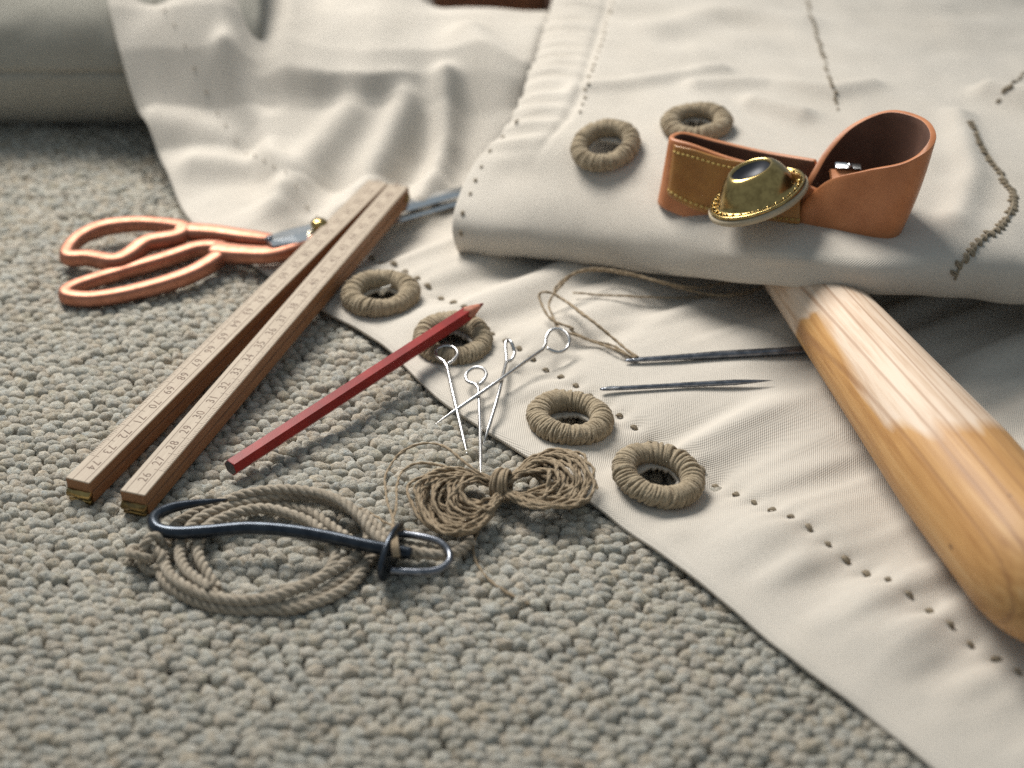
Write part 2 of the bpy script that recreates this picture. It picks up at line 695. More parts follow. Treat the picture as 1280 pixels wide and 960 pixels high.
# ------------------------------------------------------------------ lower sail: height field
EDGE_PX = [(240, 275), (300, 318), (345, 347), (410, 388), (450, 409), (490, 437), (545, 492), (600, 530), (640, 555),
           (690, 588), (740, 625), (830, 690), (920, 760), (1000, 826), (1085, 890), (1170, 958), (1300, 1066)]
EDIR = np.array([0.61, -0.79]); EDIR /= np.linalg.norm(EDIR)
ENRM = np.array([-EDIR[1], EDIR[0]])
E0 = at(545, 492, 0.4)[:2]
GROMMETS_PX = [(476, 373), (566, 429), (712, 529), (822, 600)]


def st(x, y):
    dx, dy = x - E0[0], y - E0[1]
    return dx * EDIR[0] + dy * EDIR[1], dx * ENRM[0] + dy * ENRM[1]


RIDGES = []      # (polyline xy, amplitude, width near camera side, width far side)


def ridge_px(pts, zg, amp, w):
    P = np.array([at(u, v, zg)[:2] for u, v in pts])
    RIDGES.append((P, amp, w))


ridge_px([(345, 232), (385, 196), (438, 168)], 1.9, 0.7, 1.0)
ridge_px([(428, 234), (466, 198), (510, 158)], 2.1, 1.05, 0.95)
ridge_px([(558, 142), (556, 170), (524, 222)], 2.3, 1.0, 0.7)
ridge_px([(590, 100), (640, 150), (690, 170)], 2.8, 0.7, 1.1)
ridge_px([(245, 215), (320, 215), (380, 234)], 0.9, 0.45, 0.8)
ridge_px([(195, 165), (285, 172)], 2.0, 0.45, 0.9)
ridge_px([(290, 150), (330, 175), (352, 228)], 1.6, 0.6, 0.7)
STITCH_T = 4.7
STITCH_S = np.arange(-62, 32, 0.9)


def poly_dist(x, y, P):
    best = np.full(np.shape(x), 1e9)
    for a, b in zip(P[:-1], P[1:]):
        d = b - a
        t = np.clip(((x - a[0]) * d[0] + (y - a[1]) * d[1]) / (d @ d), 0, 1)
        best = np.minimum(best, np.hypot(x - a[0] - t * d[0], y - a[1] - t * d[1]))
    return best


REST = [np.array([at(u, v, 0.5)[:2] for u, v in q]) for q in
        ([(770, 451), (1020, 437)], [(745, 487), (975, 475)], [(557, 440), (584, 568)], [(595, 470), (601, 590)], [(637, 438), (605, 552)])]


def zsail(x, y):
    x, y = np.asarray(x, float), np.asarray(y, float)
    s, t = st(x, y)
    z = 0.46 + 0.0 * x
    # ripples that run in from the hem
    flat = 1 - smooth(72, 78, y)
    for P_ in REST:
        flat = flat * (1 - 0.88 * np.exp(-(poly_dist(x, y, P_) / 1.7) ** 2))
    flat = flat * (0.22 + 0.78 * smooth(0.2, 4.0, t))
    z = z + flat * (0.33 * vnoise(s / 1.7 + t * 0.05, t / 9.0, 1) + 0.15 * vnoise(s / 0.9 - t * 0.06, t / 5.0, 2)
                    * smooth(1.0, 4.0, t) + 0.16 * vnoise(x / 5, y / 5, 3))
    # puckered hem: small cushions between the stitches and the edge
    hem = np.exp(-((t - STITCH_T) / 0.55) ** 2)
    hem = hem * (1 - 0.35 * smooth(72, 76, y))
    z = z - 0.11 * hem + 0.035 * (1 - smooth(66, 71, y)) * hem * np.cos((s - STITCH_S[0]) * 2 * math.pi / 0.9 + math.pi)
    z = z + 0.10 * smooth(0.2, 2.0, t) * (1 - smooth(2.8, 4.6, t)) * (1 + 0.9 * vnoise(s / 0.8, t / 3.0, 4) * (1 - 0.8 * smooth(71, 76, y)))
    dim = np.exp(-((t - STITCH_T) / 0.16) ** 2) * np.clip(np.cos((s - STITCH_S[0]) * 2 * math.pi / 0.9), 0, 1) ** 3
    z = z - 0.055 * dim * (1 - smooth(65, 70, y))
    # back: left hem climbs over the roll, the middle is heaped up in folds
    left = 1 - smooth(-14.5, -9.5, x)
    rise = np.interp(y, [70, 75, 77, 79.6, 81.5, 83.3, 85, 87, 92, 125], [0, .05, .25, .8, 2.2, 4.7, 6.4, 7.7, 8.6, 8.8])
    ysh = y + 0.45 * np.sin(x * 0.62 + 0.8) + 0.5 * vnoise(x / 2.4, y / 9, 41)
    ha = np.interp(ysh, [77.2, 78.2, 79.6, 81.3, 81.7, 82.3, 83.7, 86.5, 100, 125], [0, .7, 1.5, 2.6, 3.1, 4.3, 5.0, 5.6, 6.6, 6.8])
    hb = np.interp(ysh, [77.2, 78.4, 79.4, 81.0, 82.4, 83.6, 87.5, 90, 95, 125], [0, .5, 1.1, 2.1, 3.6, 4.5, 5.0, 4.5, 1.5, 0.5])
    rgt = smooth(-7.0, -3.5, x)
    heap = (ha * (1 - rgt) + hb * rgt) * smooth(-14.5, -11.0, x)
    # the folded sail presses the heap down along its own border
    heap = heap * (1 - 0.75 * smooth(-0.6, 2.2, x - 0.4 - (y - 78) * 0.17))
    z = z + left * rise + (1 - left) * heap
    back = smooth(73, 79, y)
    for P, amp, w in RIDGES:
        d = poly_dist(x, y, P)
        z = z + amp * np.exp(-(d / w) ** 2)
    z = z + back * (0.22 * vnoise(x / 4.2, y / 3.4, 6) + 0.03 * vnoise(x / 1.1, y / 1.2, 7)
                    + left * 0.25 * vnoise(s / 2.0, t / 8.0, 8))
    return z


sail = None


def build_sail():
    global sail
    ed = [onsurf(u, v, zsail)[:2] for u, v in EDGE_PX]
    # beyond the corner the hem carries on backwards, over the roll
    backs = [onsurf(u, v, zsail)[:2] for u, v in ((130, -30), (138, 15), (160, 100), (200, 195))]
    backs = [backs[0] + np.array([-6, 22]), backs[0] + np.array([-2.5, 9])] + backs
    E = catmull(np.array(backs + ed), 760)
    ts = np.concatenate([[0, 0.03, 0.1], np.arange(0.2, 6.0, 0.11), np.arange(6.0, 46, 0.2)])
    rad = 1.0
    X = E[:, None, 0] + ts[None, :] * ENRM[0]
    Y = E[:, None, 1] + ts[None, :] * ENRM[1]
    Z = zsail(X, Y)
    Z = Z - 0.10 * (1 - smooth(0, 0.22, ts))[None, :]           # rounded hem edge
    P = np.stack([X, Y, Z], 2)
    cx = (X[:-1, :-1] + X[1:, 1:]) / 2
    cy = (Y[:-1, :-1] + Y[1:, 1:]) / 2
    keep = np.ones(cx.shape, bool)
    cents = []
    for u, v in GROMMETS_PX:
        p = onsurf(u, v, zsail, 0.2)
        cents.append(p)
        keep &= np.hypot(cx - p[0], cy - p[1]) > 0.8
    s = np.concatenate([[0], np.cumsum(np.linalg.norm(np.diff(E, axis=0), axis=1))])
    uv = np.stack(np.broadcast_arrays(s[:, None], ts[None, :]), 2)
    me = grid_mesh('spread_sail', P, M['canvas'], uv, keep)
    sail = link('spread_sail', me)
    md = sail.modifiers.new('thick', 'SOLIDIFY')
    md.thickness = 0.16
    md.offset = 1 if False else -1
    tag(sail, 'cream canvas sail spread flat across the carpet, four rope grommets along its hem', 'sailcloth')
    return cents


CENTS = build_sail()


def normal_of(zf, x, y, e=0.6):
    dx = (zf(x + e, y) - zf(x - e, y)) / (2 * e)
    dy = (zf(x, y + e) - zf(x, y - e)) / (2 * e)
    n = Vector((-float(dx), -float(dy), 1))
    return n.normalized()


# ------------------------------------------------------------------ grommets, stitched rope rings
def grommet_mesh(seed):
    g = np.random.default_rng(seed)
    m = MB()
    n = 98
    R = 1.275
    cnt = n
    for i in range(cnt):
        a = (i + g.uniform(-0.55, 0.55)) * 2 * math.pi / cnt
        skew = g.uniform(-0.10, 0.10) + 0.07
        rw = 0.385 * (1 + 0.07 * math.sin(2 * a + seed) + g.uniform(-0.05, 0.06))
        rh = 0.335 * (1 + 0.10 * math.sin(3 * a + 2 * seed) + g.uniform(-0.06, 0.08))
        k = np.arange(14) * 2 * math.pi / 14
        rr = R + rw * np.cos(k)
        aa = a + skew * np.sin(k)
        P = np.stack([rr * np.cos(aa), rr * np.sin(aa), rh * np.sin(k) + 0.10], 1)
        m.tube(P, 0.060 * g.uniform(0.7, 1.45), 6, closed=True)
        m.fuzz(P[:9], 0.08, 5, 0.22, 0.005, int(g.integers(1e6)))
    # inner core so that no gap shows between the turns
    k = np.arange(40) * 2 * math.pi / 40
    m.tube(np.stack([R * np.cos(k), R * np.sin(k), 0 * k + 0.11], 1), 0.375, 10, closed=True, up=(0, 0, 1), wh=(1.0, 0.88))
    return m.mesh('grommet', M['grommet'])


GM = [grommet_mesh(s) for s in range(1, 7)]


def place_grommet(parent, p, nrm, i, sc=1.0):
    o = link('grommet', GM[i % 6], parent)
    q = Vector((0, 0, 1)).rotation_difference(nrm)
    o.rotation_mode = 'QUATERNION'
    from mathutils import Quaternion
    o.rotation_quaternion = q @ Quaternion((0, 0, 1), i * 1.7)
    o.location = p
    o.scale = (sc * (1 + 0.05 * math.sin(i * 2.3)), sc * (1 - 0.05 * math.sin(i * 1.9 + 1)), sc * (1 + 0.1 * math.sin(i * 3.1 + .5)))
    return o


GSC = [0.98, 0.97, 1.0, 1.0]
for i, p in enumerate(CENTS):
    g_ = place_grommet(sail, Vector(p) + Vector((0, 0, -0.06)), normal_of(zsail, p[0], p[1], 1.6), i, GSC[i])
    if i == 0:
        b = MB()
        for k in range(5):
            q0 = p + np.array([-0.05 + 0.04 * k, 0.12, -0.1])
            P = catmull([q0, q0 + [0.05, -0.1, 0.2], q0 + [0.13 + 0.05 * k, -0.12, 0.42 + 0.03 * k]], 8)
            b.tube(P, 0.035, 5)
        b.build('thread_tuft', M['white_thread'], sail)


def stitch_mesh(seed, L=0.34, r=0.07):
    g = np.random.default_rng(seed)
    m = MB()
    x = np.linspace(-1, 1, 7)
    for k in (-1, 1):
        P = np.stack([x * L / 2, k * 0.035 + 0.02 * np.sin(x * 3 + k), 0.09 * (1 - x * x) - 0.05], 1)
        m.tube(P, r * 0.62 * (1 - 0.4 * x ** 4), 6)
    return m.mesh('stitch', M['stitch'])


SM = [stitch_mesh(s, 0.30 + 0.03 * s) for s in range(3)]


def place_stitch(parent, p, ang, nrm, k, sc=1.0):
    o = link('stitch', SM[k % 3], parent)
    from mathutils import Quaternion
    o.rotation_mode = 'QUATERNION'
    o.rotation_quaternion = Vector((0, 0, 1)).rotation_difference(nrm) @ Quaternion((0, 0, 1), ang)
    o.location = p
    o.scale = (sc, sc, sc)
    return o


_g = np.random.default_rng(3)
base_ang = math.atan2(EDIR[1], EDIR[0])
for k, s in enumerate(STITCH_S):
    s_, t_ = s + _g.uniform(-0.07, 0.07), STITCH_T + _g.uniform(-0.06, 0.06)
    xy = E0 + EDIR * s_ + ENRM * t_
    if xy[1] < 36 or xy[1] > 96:
        continue
    small = 0.5 if xy[1] > 73.5 else 1.05
    z = float(zsail(xy[0], xy[1]))
    place_stitch(sail, (xy[0], xy[1], z + 0.095), base_ang + _g.uniform(-0.35, 0.35),
                 normal_of(zsail, xy[0], xy[1], 0.3), k, small * _g.uniform(0.8, 1.15))

# ------------------------------------------------------------------ carpet
VIEW = np.array([at(-60, 1010)[:2], at(1340, 1010)[:2], at(1340, 150)[:2], at(-60, 120)[:2]])


def _fib(g, m):
    """roots of stray fibres spread over the top and shoulders of a loop"""
    a = g.uniform(0, 6.28, m)
    r = np.sqrt(g.random(m))
    return np.stack([0.31 * r * np.cos(a), 0.25 * r * np.sin(a), 0.235 * np.sqrt(1 - 0.92 * r * r) + 0.005], 1)


def build_carpet():
    g = np.random.default_rng(21)
    back = MB()
    back.add([(-90, 10, -0.36), (90, 10, -0.36), (90, 190, -0.36), (-90, 190, -0.36)], [(0, 1, 2, 3)])
    carpet = back.build('carpet', M['backing'], flat=True)
    tag(carpet, 'grey beige wool loop pile carpet under the tools', None, None, 'structure')
    # template loops: a fat little hump of yarn
    nu, nv = 12, 7
    th = np.linspace(0, 2 * math.pi, nu, endpoint=False)
    ph = np.linspace(-0.40 * math.pi, 0.44 * math.pi, nv)
    T = []
    for s in range(16):
        gg = np.random.default_rng(100 + s)
        A, B = np.meshgrid(th, ph)
        e = 0.82
        x = np.sign(np.cos(A)) * np.abs(np.cos(A)) ** e * np.cos(B) ** 0.75
        y = np.sign(np.sin(A)) * np.abs(np.sin(A)) ** e * np.cos(B) ** 0.75
        z = np.sin(B)
        bend = gg.uniform(-0.35, 0.35)
        y = y + bend * (x * x - 0.4)
        a0, a1, a2 = gg.uniform(0, 6.28, 3)
        rr = 1 + 0.08 * np.sin(3 * A + a0) * np.cos(B) + 0.07 * np.sin(2 * A + 3 * B + a1) + 0.05 * np.sin(5 * A - 4 * B + a2)
        z = z * (1 + 0.12 * np.sin(2 * A + a2) * np.cos(B)) - 0.10 * np.exp(-((x - gg.uniform(-.4, .4)) / .18) ** 2) * (gg.random() < .45)
        T.append(np.stack([x * rr * 0.34, y * rr * 0.272, z * rr * 0.275], 2).reshape(-1, 3))
    q = []
    for i in range(nv - 1):
        for k in range(nu):
            l = (k + 1) % nu
            q.append((i * nu + k, i * nu + l, (i + 1) * nu + l, (i + 1) * nu + k))
    b0 = (nv - 1) * nu
    for k in range(nu // 2 - 1):
        q.append((b0 + k, b0 + k + 1, b0 + nu - 2 - k, b0 + nu - 1 - k))
    q = np.array(q)
    PAL = np.array([(0.44, 0.42, 0.375), (0.385, 0.39, 0.365), (0.36, 0.375, 0.37), (0.41, 0.36, 0.285), (0.50, 0.475, 0.43),
                    (0.345, 0.325, 0.26), (0.44, 0.40, 0.35), (0.40, 0.41, 0.39), (0.40, 0.34, 0.27), (0.47, 0.455, 0.42)])
    PAL = np.clip(PAL * np.array([1.44, 1.45, 1.42]), 0, 0.8)
    PW = np.array([2, 2, 1.8, 1.3, 1.8, 0.8, 1.8, 2, 0.9, 1.8]); PW /= PW.sum()
    # places: knotted rows, jittered
    rot = math.radians(-7)
    cs, sn = math.cos(rot), math.sin(rot)
    pts = []
    for j in range(0, 200):
        y0 = -4 + j * 0.43
        off = 0.28 * (j % 2) + g.uniform(-0.12, 0.12)
        x0 = np.arange(-36, 36, 0.565) + off
        x0 = x0 + g.normal(0, 0.042, x0.shape)
        yy = y0 + g.normal(0, 0.036, x0.shape) + 0.16 * np.sin(x0 * 0.33 + j * 0.07)
        pts.append(np.stack([cs * x0 - sn * yy, sn * x0 + cs * yy + 36], 1))
    pts = np.vstack(pts)
    # keep what the frame and a step beside it can see
    c = VIEW.mean(0)
    ok = np.ones(len(pts), bool)
    for a, b in zip(VIEW, np.roll(VIEW, -1, 0)):
        e = b - a
        nrm = np.array([-e[1], e[0]])
        if nrm @ (c - a) < 0: nrm = -nrm
        ok &= ((pts - a) @ nrm) / np.linalg.norm(nrm) > -3.0
    s, t = st(pts[:, 0], pts[:, 1])
    ok &= t < 5.0
    ok &= ~((pts[:, 1] > 93))
    for p in CENTS:
        ok &= np.hypot(pts[:, 0] - p[0], pts[:, 1] - p[1]) > 1.15
    pts = pts[ok]
    s, t = st(pts[:, 0], pts[:, 1])
    n = len(pts)
    kind = g.integers(0, 16, n)
    ang = rot + g.normal(0, 0.22, n) + 0.5 * (g.random(n) < 0.12)
    sx, sy, sz = g.normal(1.0, 0.11, n), g.normal(1.0, 0.10, n), g.normal(1.0, 0.13, n)
    dz = g.normal(-0.19, 0.035, n) - 0.14 * smooth(0.2, 0.8, t) + 0.05 * vnoise(pts[:, 0] / 2.5, pts[:, 1] / 2.5, 12)
    c1 = PAL[g.choice(len(PAL), n, p=PW)] * g.normal(1, 0.11, n)[:, None]
    c2 = PAL[g.choice(len(PAL), n, p=PW)] * g.normal(1, 0.11, n)[:, None]
    ca_, sa_ = np.cos(ang), np.sin(ang)
    T = np.array(T)
    V = T[kind] * np.stack([sx, sy, sz], 1)[:, None, :]
    ph1 = g.uniform(0, 6.28, n)
    f = 0.5 + 0.5 * np.sin(V[:, :, 0] * 7.5 + V[:, :, 1] * 3 + ph1[:, None])
    C = c1[:, None, :] * (1 - f[..., None]) + c2[:, None, :] * f[..., None]
    VV = np.stack([V[:, :, 0] * ca_[:, None] - V[:, :, 1] * sa_[:, None],
                   V[:, :, 0] * sa_[:, None] + V[:, :, 1] * ca_[:, None], V[:, :, 2]], 2)
    # the 300 loops that show largest are parts of their own
    d = np.array([0, 0, CAMH])[None] - np.concatenate([pts, np.zeros((n, 1))], 1)
    rel = np.concatenate([pts, np.full((n, 1), -CAMH)], 1)
    dep = rel[:, 1] * CP - rel[:, 2] * SP
    pu = 640 + FPX * rel[:, 0] / dep
    pv = 480 - FPX * (rel[:, 1] * SP + rel[:, 2] * CP) / dep
    vis = (pu > 8) & (pu < 1272) & (pv < 952) & (t < -0.4)
    order = np.argsort(np.where(vis, dep, 1e9))[:300]
    single = np.zeros(n, bool)
    single[order] = True
    nvt = nu * nv
    # joined remainder, with fuzz
    R = np.where(~single)[0]
    P3 = np.concatenate([pts, dz[:, None]], 1)
    AV = (VV[R] + P3[R][:, None, :]).reshape(-1, 3)
    AQ = (q[None] + (np.arange(len(R)) * nvt)[:, None, None]).reshape(-1, 4)
    pile = link('loop_pile', raw_mesh('loop_pile', AV, AQ, M['wool'], C[R].reshape(-1, 3)), carpet)
    tag(pile, None, None, None, 'stuff')
    # single loops: 24 shared meshes
    share = []
    for i in order[:40]:
        share.append(raw_mesh('yarn_loop', VV[i], q, M['wool'], C[i]))
    for k, i in enumerate(order):
        o = link('yarn_loop', share[k % 40] if k >= 40 else share[k], carpet)
        o.location = P3[i]
        o.rotation_euler = (0, 0, 0.0 if k < 40 else float(g.normal(0, 0.25)))
    # stray fibres over the pile
    print('carpet loops', n)
    m = n * 11
    ii = g.integers(0, n, m)
    p0 = P3[ii] + _fib(g, m)
    a = g.uniform(0, 6.28, m)
    L = g.uniform(0.08, 0.22, m)
    dirv = np.stack([np.cos(a), np.sin(a), g.uniform(-0.1, 0.5, m)], 1) * L[:, None]
    mid = p0 + dirv * 0.5 + np.stack([g.normal(0, .02, m), g.normal(0, .02, m), np.full(m, 0.03)], 1)
    end = p0 + dirv + np.stack([g.normal(0, .05, m), g.normal(0, .05, m), g.uniform(-.08, .03, m)], 1)
    side = np.stack([-np.sin(a), np.cos(a), 0 * a], 1) * 0.0045
    FV = np.stack([p0 - side, p0 + side, mid + side, mid - side, end + side * .3, end - side * .3], 1).reshape(-1, 3)
    base = (np.arange(m) * 6)[:, None]
    FQ = np.concatenate([base + np.array([[0, 1, 2, 3]]), base + np.array([[3, 2, 4, 5]])], 0)
    fz = link('wool_fuzz', raw_mesh('wool_fuzz', FV, FQ, M['wool'], np.repeat(c1[ii] * 1.1, 6, 0)), carpet)
    tag(fz, None, None, None, 'stuff')
    return n


NLOOPS = build_carpet()

# ------------------------------------------------------------------ folded sail lying on top
FOLD = [
    # bottom, front nose, top, then backwards
    [(574, 314, 0.75), (566, 276, 2.35), (590, 212, 3.5), (640, 150, 4.6), (668, 75, 5.1), (692, 0, 5.4), (722, -100, 5.6)],
    [(640, 322, 0.8), (634, 286, 2.35), (644, 222, 3.6), (676, 158, 5.0), (706, 75, 5.5), (728, 0, 5.6), (752, -100, 5.6)],
    [(740, 332, 0.9), (738, 300, 2.35), (742, 240, 3.8), (756, 165, 5.2), (780, 75, 5.5), (796, 0, 5.6), (815, -100, 5.6)],
    [(850, 346, 1.6), (850, 320, 2.8), (850, 272, 4.0), (850, 175, 5.3), (862, 80, 5.5), (872, 0, 5.6), (885, -100, 5.6)],
    [(960, 358, 2.7), (960, 334, 3.8), (957, 302, 4.6), (952, 195, 5.3), (955, 85, 5.5), (958, 0, 5.6), (965, -100, 5.6)],
    [(1080, 367, 3.3), (1080, 341, 4.5), (1080, 303, 5.1), (1075, 195, 5.4), (1070, 85, 5.5), (1068, 0, 5.6), (1068, -100, 5.6)],
    [(1190, 370, 2.9), (1192, 340, 4.3), (1196, 300, 5.0), (1200, 195, 5.4), (1190, 85, 5.5), (1182, 0, 5.6), (1175, -100, 5.6)],
    [(1300, 388, 2.0), (1300, 345, 3.9), (1300, 292, 4.8), (1310, 190, 5.4), (1300, 85, 5.5), (1290, 0, 5.6), (1280, -100, 5.6)],
    [(1420, 400, 1.6), (1420, 355, 3.5), (1420, 295, 4.5), (1430, 190, 5.3), (1420, 85, 5.5), (1410, 0, 5.6), (1400, -100, 5.6)],
]


def fold_grid(nu=300, nv=260):
    rows = []
    for col in FOLD:
        P = [at(*c) for c in col]
        under = [P[0] + np.array([0, 7.0, 0.0]), P[0] + np.array([0, 2.4, -0.05])]
        back = [P[-1] + np.array([0, 30, 0])]
        rows.append(catmull(np.array(under + P + back), nv))
    R = np.array(rows)                          # (cols, nv, 3)
    G = np.stack([catmull(R[:, j], nu) for j in range(nv)], 1)
    return G


FG = fold_grid()
_fu = np.linspace(0, 1, FG.shape[0])[:, None] * np.ones((1, FG.shape[1]))
_fl = np.concatenate([np.zeros((FG.shape[0], 1)), np.cumsum(np.linalg.norm(np.diff(FG, axis=1), axis=2), axis=1)], 1)
_fw = np.concatenate([np.zeros((1, FG.shape[1])), np.cumsum(np.linalg.norm(np.diff(FG, axis=0), axis=2), axis=0)], 0)


def fold_normals(G):
    du = np.gradient(G, axis=0)
    dv = np.gradient(G, axis=1)
    n = np.cross(dv, du)
    n /= np.linalg.norm(n, axis=2)[..., None] + 1e-9
    return -n if n[150, 150, 2] < 0 else n


FN = fold_normals(FG)
px = FG[..., 0]; py = FG[..., 1]
_vis = smooth(2.5, 6.0, _fl)
disp = 0.13 * vnoise(px / 3.3, _fl / 2.8, 21) + 0.06 * vnoise(px / 1.3, _fl / 1.5, 22)
disp += 0.17 * vnoise(px / 4.2 + py * 0.1, py / 1.8, 25) * smooth(74, 80, py)
# puckered hem along the left border of the folded sail
hemw = np.exp(-((_fw - 1.2) / 1.3) ** 2) * smooth(12, 15, _fl)
disp += 0.20 * hemw * np.sin(_fl * 2 * math.pi / 1.25 + 2.0 * vnoise(_fl / 2, _fw / 4, 23))
hemline = np.exp(-((_fw - 2.9) / 0.25) ** 2) * smooth(12, 15, _fl)
disp -= 0.14 * hemline
FG = FG + FN * (disp * _vis)[..., None]
# creases and raised folds of the top layer, in plan
for pts, zg, amp, w in [([(870, 130), (960, 125), (1040, 140), (1085, 130)], 4.6, 0.40, 0.6),
                        ([(1195, 160), (1215, 235), (1195, 285)], 4.9, 0.42, 0.7),
                        ([(1235, 130), (1300, 150)], 5.0, 0.9, 0.75),
                        ([(720, 150), (800, 142), (900, 122)], 4.0, 0.35, 0.5),
                        ([(940, 150), (1000, 165)], 4.6, 0.4, 0.6),
                        ([(820, 60), (900, 40), (1000, 48)], 4.6, 0.35, 1.2)]:
    P = np.array([at(u, v, zg)[:2] for u, v in pts])
    d = poly_dist(FG[..., 0], FG[..., 1], P)
    FG[..., 2] += amp * np.exp(-(d / w) ** 2) * smooth(9, 11, _fl)
FN = fold_normals(FG)


def on_fold(u, v, lift=0.0):
    """nearest visible point of the fold to a pixel, with its normal"""
    rel = FG - np.array([0, 0, CAMH])
    dep = rel[..., 1] * CP - rel[..., 2] * SP
    pu = 640 + FPX * rel[..., 0] / dep
    pv = 480 - FPX * (rel[..., 1] * SP + rel[..., 2] * CP) / dep
    c = np.hypot(pu - u, pv - v)
    c = np.where(_fl < 7.6, c + 60, c)
    near = c < c.min() + 2.0
    dd = np.where(near, dep, 1e9)
    i = np.unravel_index(np.argmin(dd), dd.shape)
    n = FN[i]
    return FG[i] + n * lift, Vector(n)


GPX2 = [(755, 187), (868, 158)]
cf = [on_fold(u, v) for u, v in GPX2]
_c = (FG[:-1, :-1] + FG[1:, 1:]) / 2
keep = np.ones(_c.shape[:2], bool)
for p, n in cf:
    keep &= ~((np.linalg.norm(_c - p, axis=2) < 0.72))
fold = link('folded_sail', grid_mesh('folded_sail', FG, M['canvas'], np.stack([_fw, _fl], 2), keep))
md = fold.modifiers.new('thick', 'SOLIDIFY')
md.thickness = 0.16
md.offset = -1
tag(fold, 'cream canvas sail folded over on itself, thick rolled fold carrying the leather palm', 'sailcloth')
for i, (p, n) in enumerate(cf):
    place_grommet(fold, Vector(p) + n * 0.12, n, i + 4, 0.92)


def stitch_run(parent, pts, step, on, sc=1.0, across=False, jit=0.2, seed=0):
    g = np.random.default_rng(seed)
    Q = catmull(np.array([on(u, v)[0] for u, v in pts]), 200)
    d = np.concatenate([[0], np.cumsum(np.linalg.norm(np.diff(Q, axis=0), axis=1))])
    if across:
        m = MB()
        m.tube(Q + np.array([0, -0.03, 0.06]), 0.05, 6)
        m.build('whip_thread', M['stitch'], parent)
    for k, s in enumerate(np.arange(0.1, d[-1], step)):
        i = int(np.searchsorted(d, s))
        i = min(max(i, 1), 198)
        t = Q[i + 1] - Q[i - 1]
        # project along the view ray so that it sits on the cloth
        rel = Q[i] - np.array([0, 0, CAMH])
        dep = rel[1] * CP - rel[2] * SP
        p, n = on(640 + FPX * rel[0] / dep, 480 - FPX * (rel[1] * SP + rel[2] * CP) / dep)
        loc = Vector((0, 0, 1)).rotation_difference(n).inverted() @ Vector(t)
        a = math.atan2(loc.y, loc.x) + (math.radians(62) if across else 0) + g.normal(0, jit)
        place_stitch(parent, Vector(p) + n * 0.03, a, n, k, sc * g.uniform(0.85, 1.15))


stitch_run(fold, [(1005, 0), (1022, 60), (1040, 120), (1046, 140)], 0.5, on_fold, 0.85, seed=1)
stitch_run(fold, [(762, 0), (748, 50), (735, 95), (722, 140)], 0.8, on_fold, 0.7, seed=2)
stitch_run(fold, [(1216, 152), (1232, 185), (1252, 215), (1263, 250), (1256, 280), (1232, 296), (1215, 312), (1205, 335), (1196, 356)],
           0.36, on_fold, 1.25, True, seed=3)
stitch_run(fold, [(1278, 92), (1255, 112), (1240, 128)], 0.5, on_fold, 0.9, False, seed=4)
stitch_run(fold, [(645, 150), (622, 176), (600, 205), (582, 240), (572, 275), (572, 300)], 0.95, on_fold, 0.75, False, seed=5)

# ------------------------------------------------------------------ grey roll at the back left
def build_roll():
    R = 4.0
    yc = at(0, 181, 0)[1] + R * 0.96
    n, m = 90, 64
    xs = np.linspace(-46, -12.5, n)
    a = np.linspace(0, 2 * math.pi, m)
    X, A = np.meshgrid(xs, a, indexing='ij')
    rr = R * (1 + 0.03 * vnoise(X / 4, A * 1.5, 31) + 0.012 * vnoise(X / 1.4, A * 4, 32))
    # a loose flap along the top
    rr = rr + 0.35 * smooth(0.9, 1.6, A) * (1 - smooth(2.3, 2.34, A))
    Y = yc - rr * np.cos(A)
    Z = R * 0.97 + rr * np.sin(A)
    P = np.stack([X + 0.0 * Y, Y + (X + 30) * 0.02, np.maximum(Z, 0.03)], 2)
    uv = np.stack([X, A * R], 2)
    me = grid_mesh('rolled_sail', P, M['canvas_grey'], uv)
    o = link('rolled_sail', me)
    md = o.modifiers.new('thick', 'SOLIDIFY')
    md.thickness = 0.15
    tag(o, 'greyish rolled up canvas lying on the carpet, out of focus behind the copper scissors', 'sailcloth')


build_roll()

# brown wooden block far behind the heaped canvas
wb_ = MB()
p = at(618, -2, 6.0)
Mx = np.array(Matrix.Translation(Vector(p) + Vector((0, 9, 0))) @ Matrix.Rotation(math.radians(-9), 4, 'Z'))
wb_.box((-3.6, -1.6, -6.2), (3.3, 1.6, 2.6), Mx, 0.35)
tag(wb_.build('wooden_block', M['brownwood'], flat=False), 'blurred reddish brown wooden block standing behind the heaped canvas', 'block')


def child(name, mb, mat, parent, matrix=None, flat=False):
    """mesh made in its own frame 'matrix' (world), hung on a thing's Empty or on one of its parts"""
    me = mb.mesh(name, mat, flat) if isinstance(mb, MB) else mb
    o = bpy.data.objects.new(name, me)
    SC.collection.objects.link(o)
    if parent is not None:
        o.parent = parent
        pw = parent.get('_w')
        base = Matrix([list(r) for r in pw]) if pw is not None else (Matrix.Translation(parent.location) if parent.type == 'EMPTY' else Matrix.Identity(4))
        o.matrix_parent_inverse = base.inverted()
    if matrix is not None:
        o.matrix_basis = matrix
        o['_w'] = [list(r) for r in matrix]
    return o


def frame(o, x, up=(0, 0, 1)):
    x = Vector(x).normalized()
    z = Vector(up)
    z = (z - z.dot(x) * x).normalized()
    y = z.cross(x)
    return Matrix(((x.x, y.x, z.x, o[0]), (x.y, y.y, z.y, o[1]), (x.z, y.z, z.z, o[2]), (0, 0, 0, 1)))


def px_path(pts, z=None):
    return np.array([at(p[0], p[1], p[2] if len(p) > 2 else z) for p in pts])


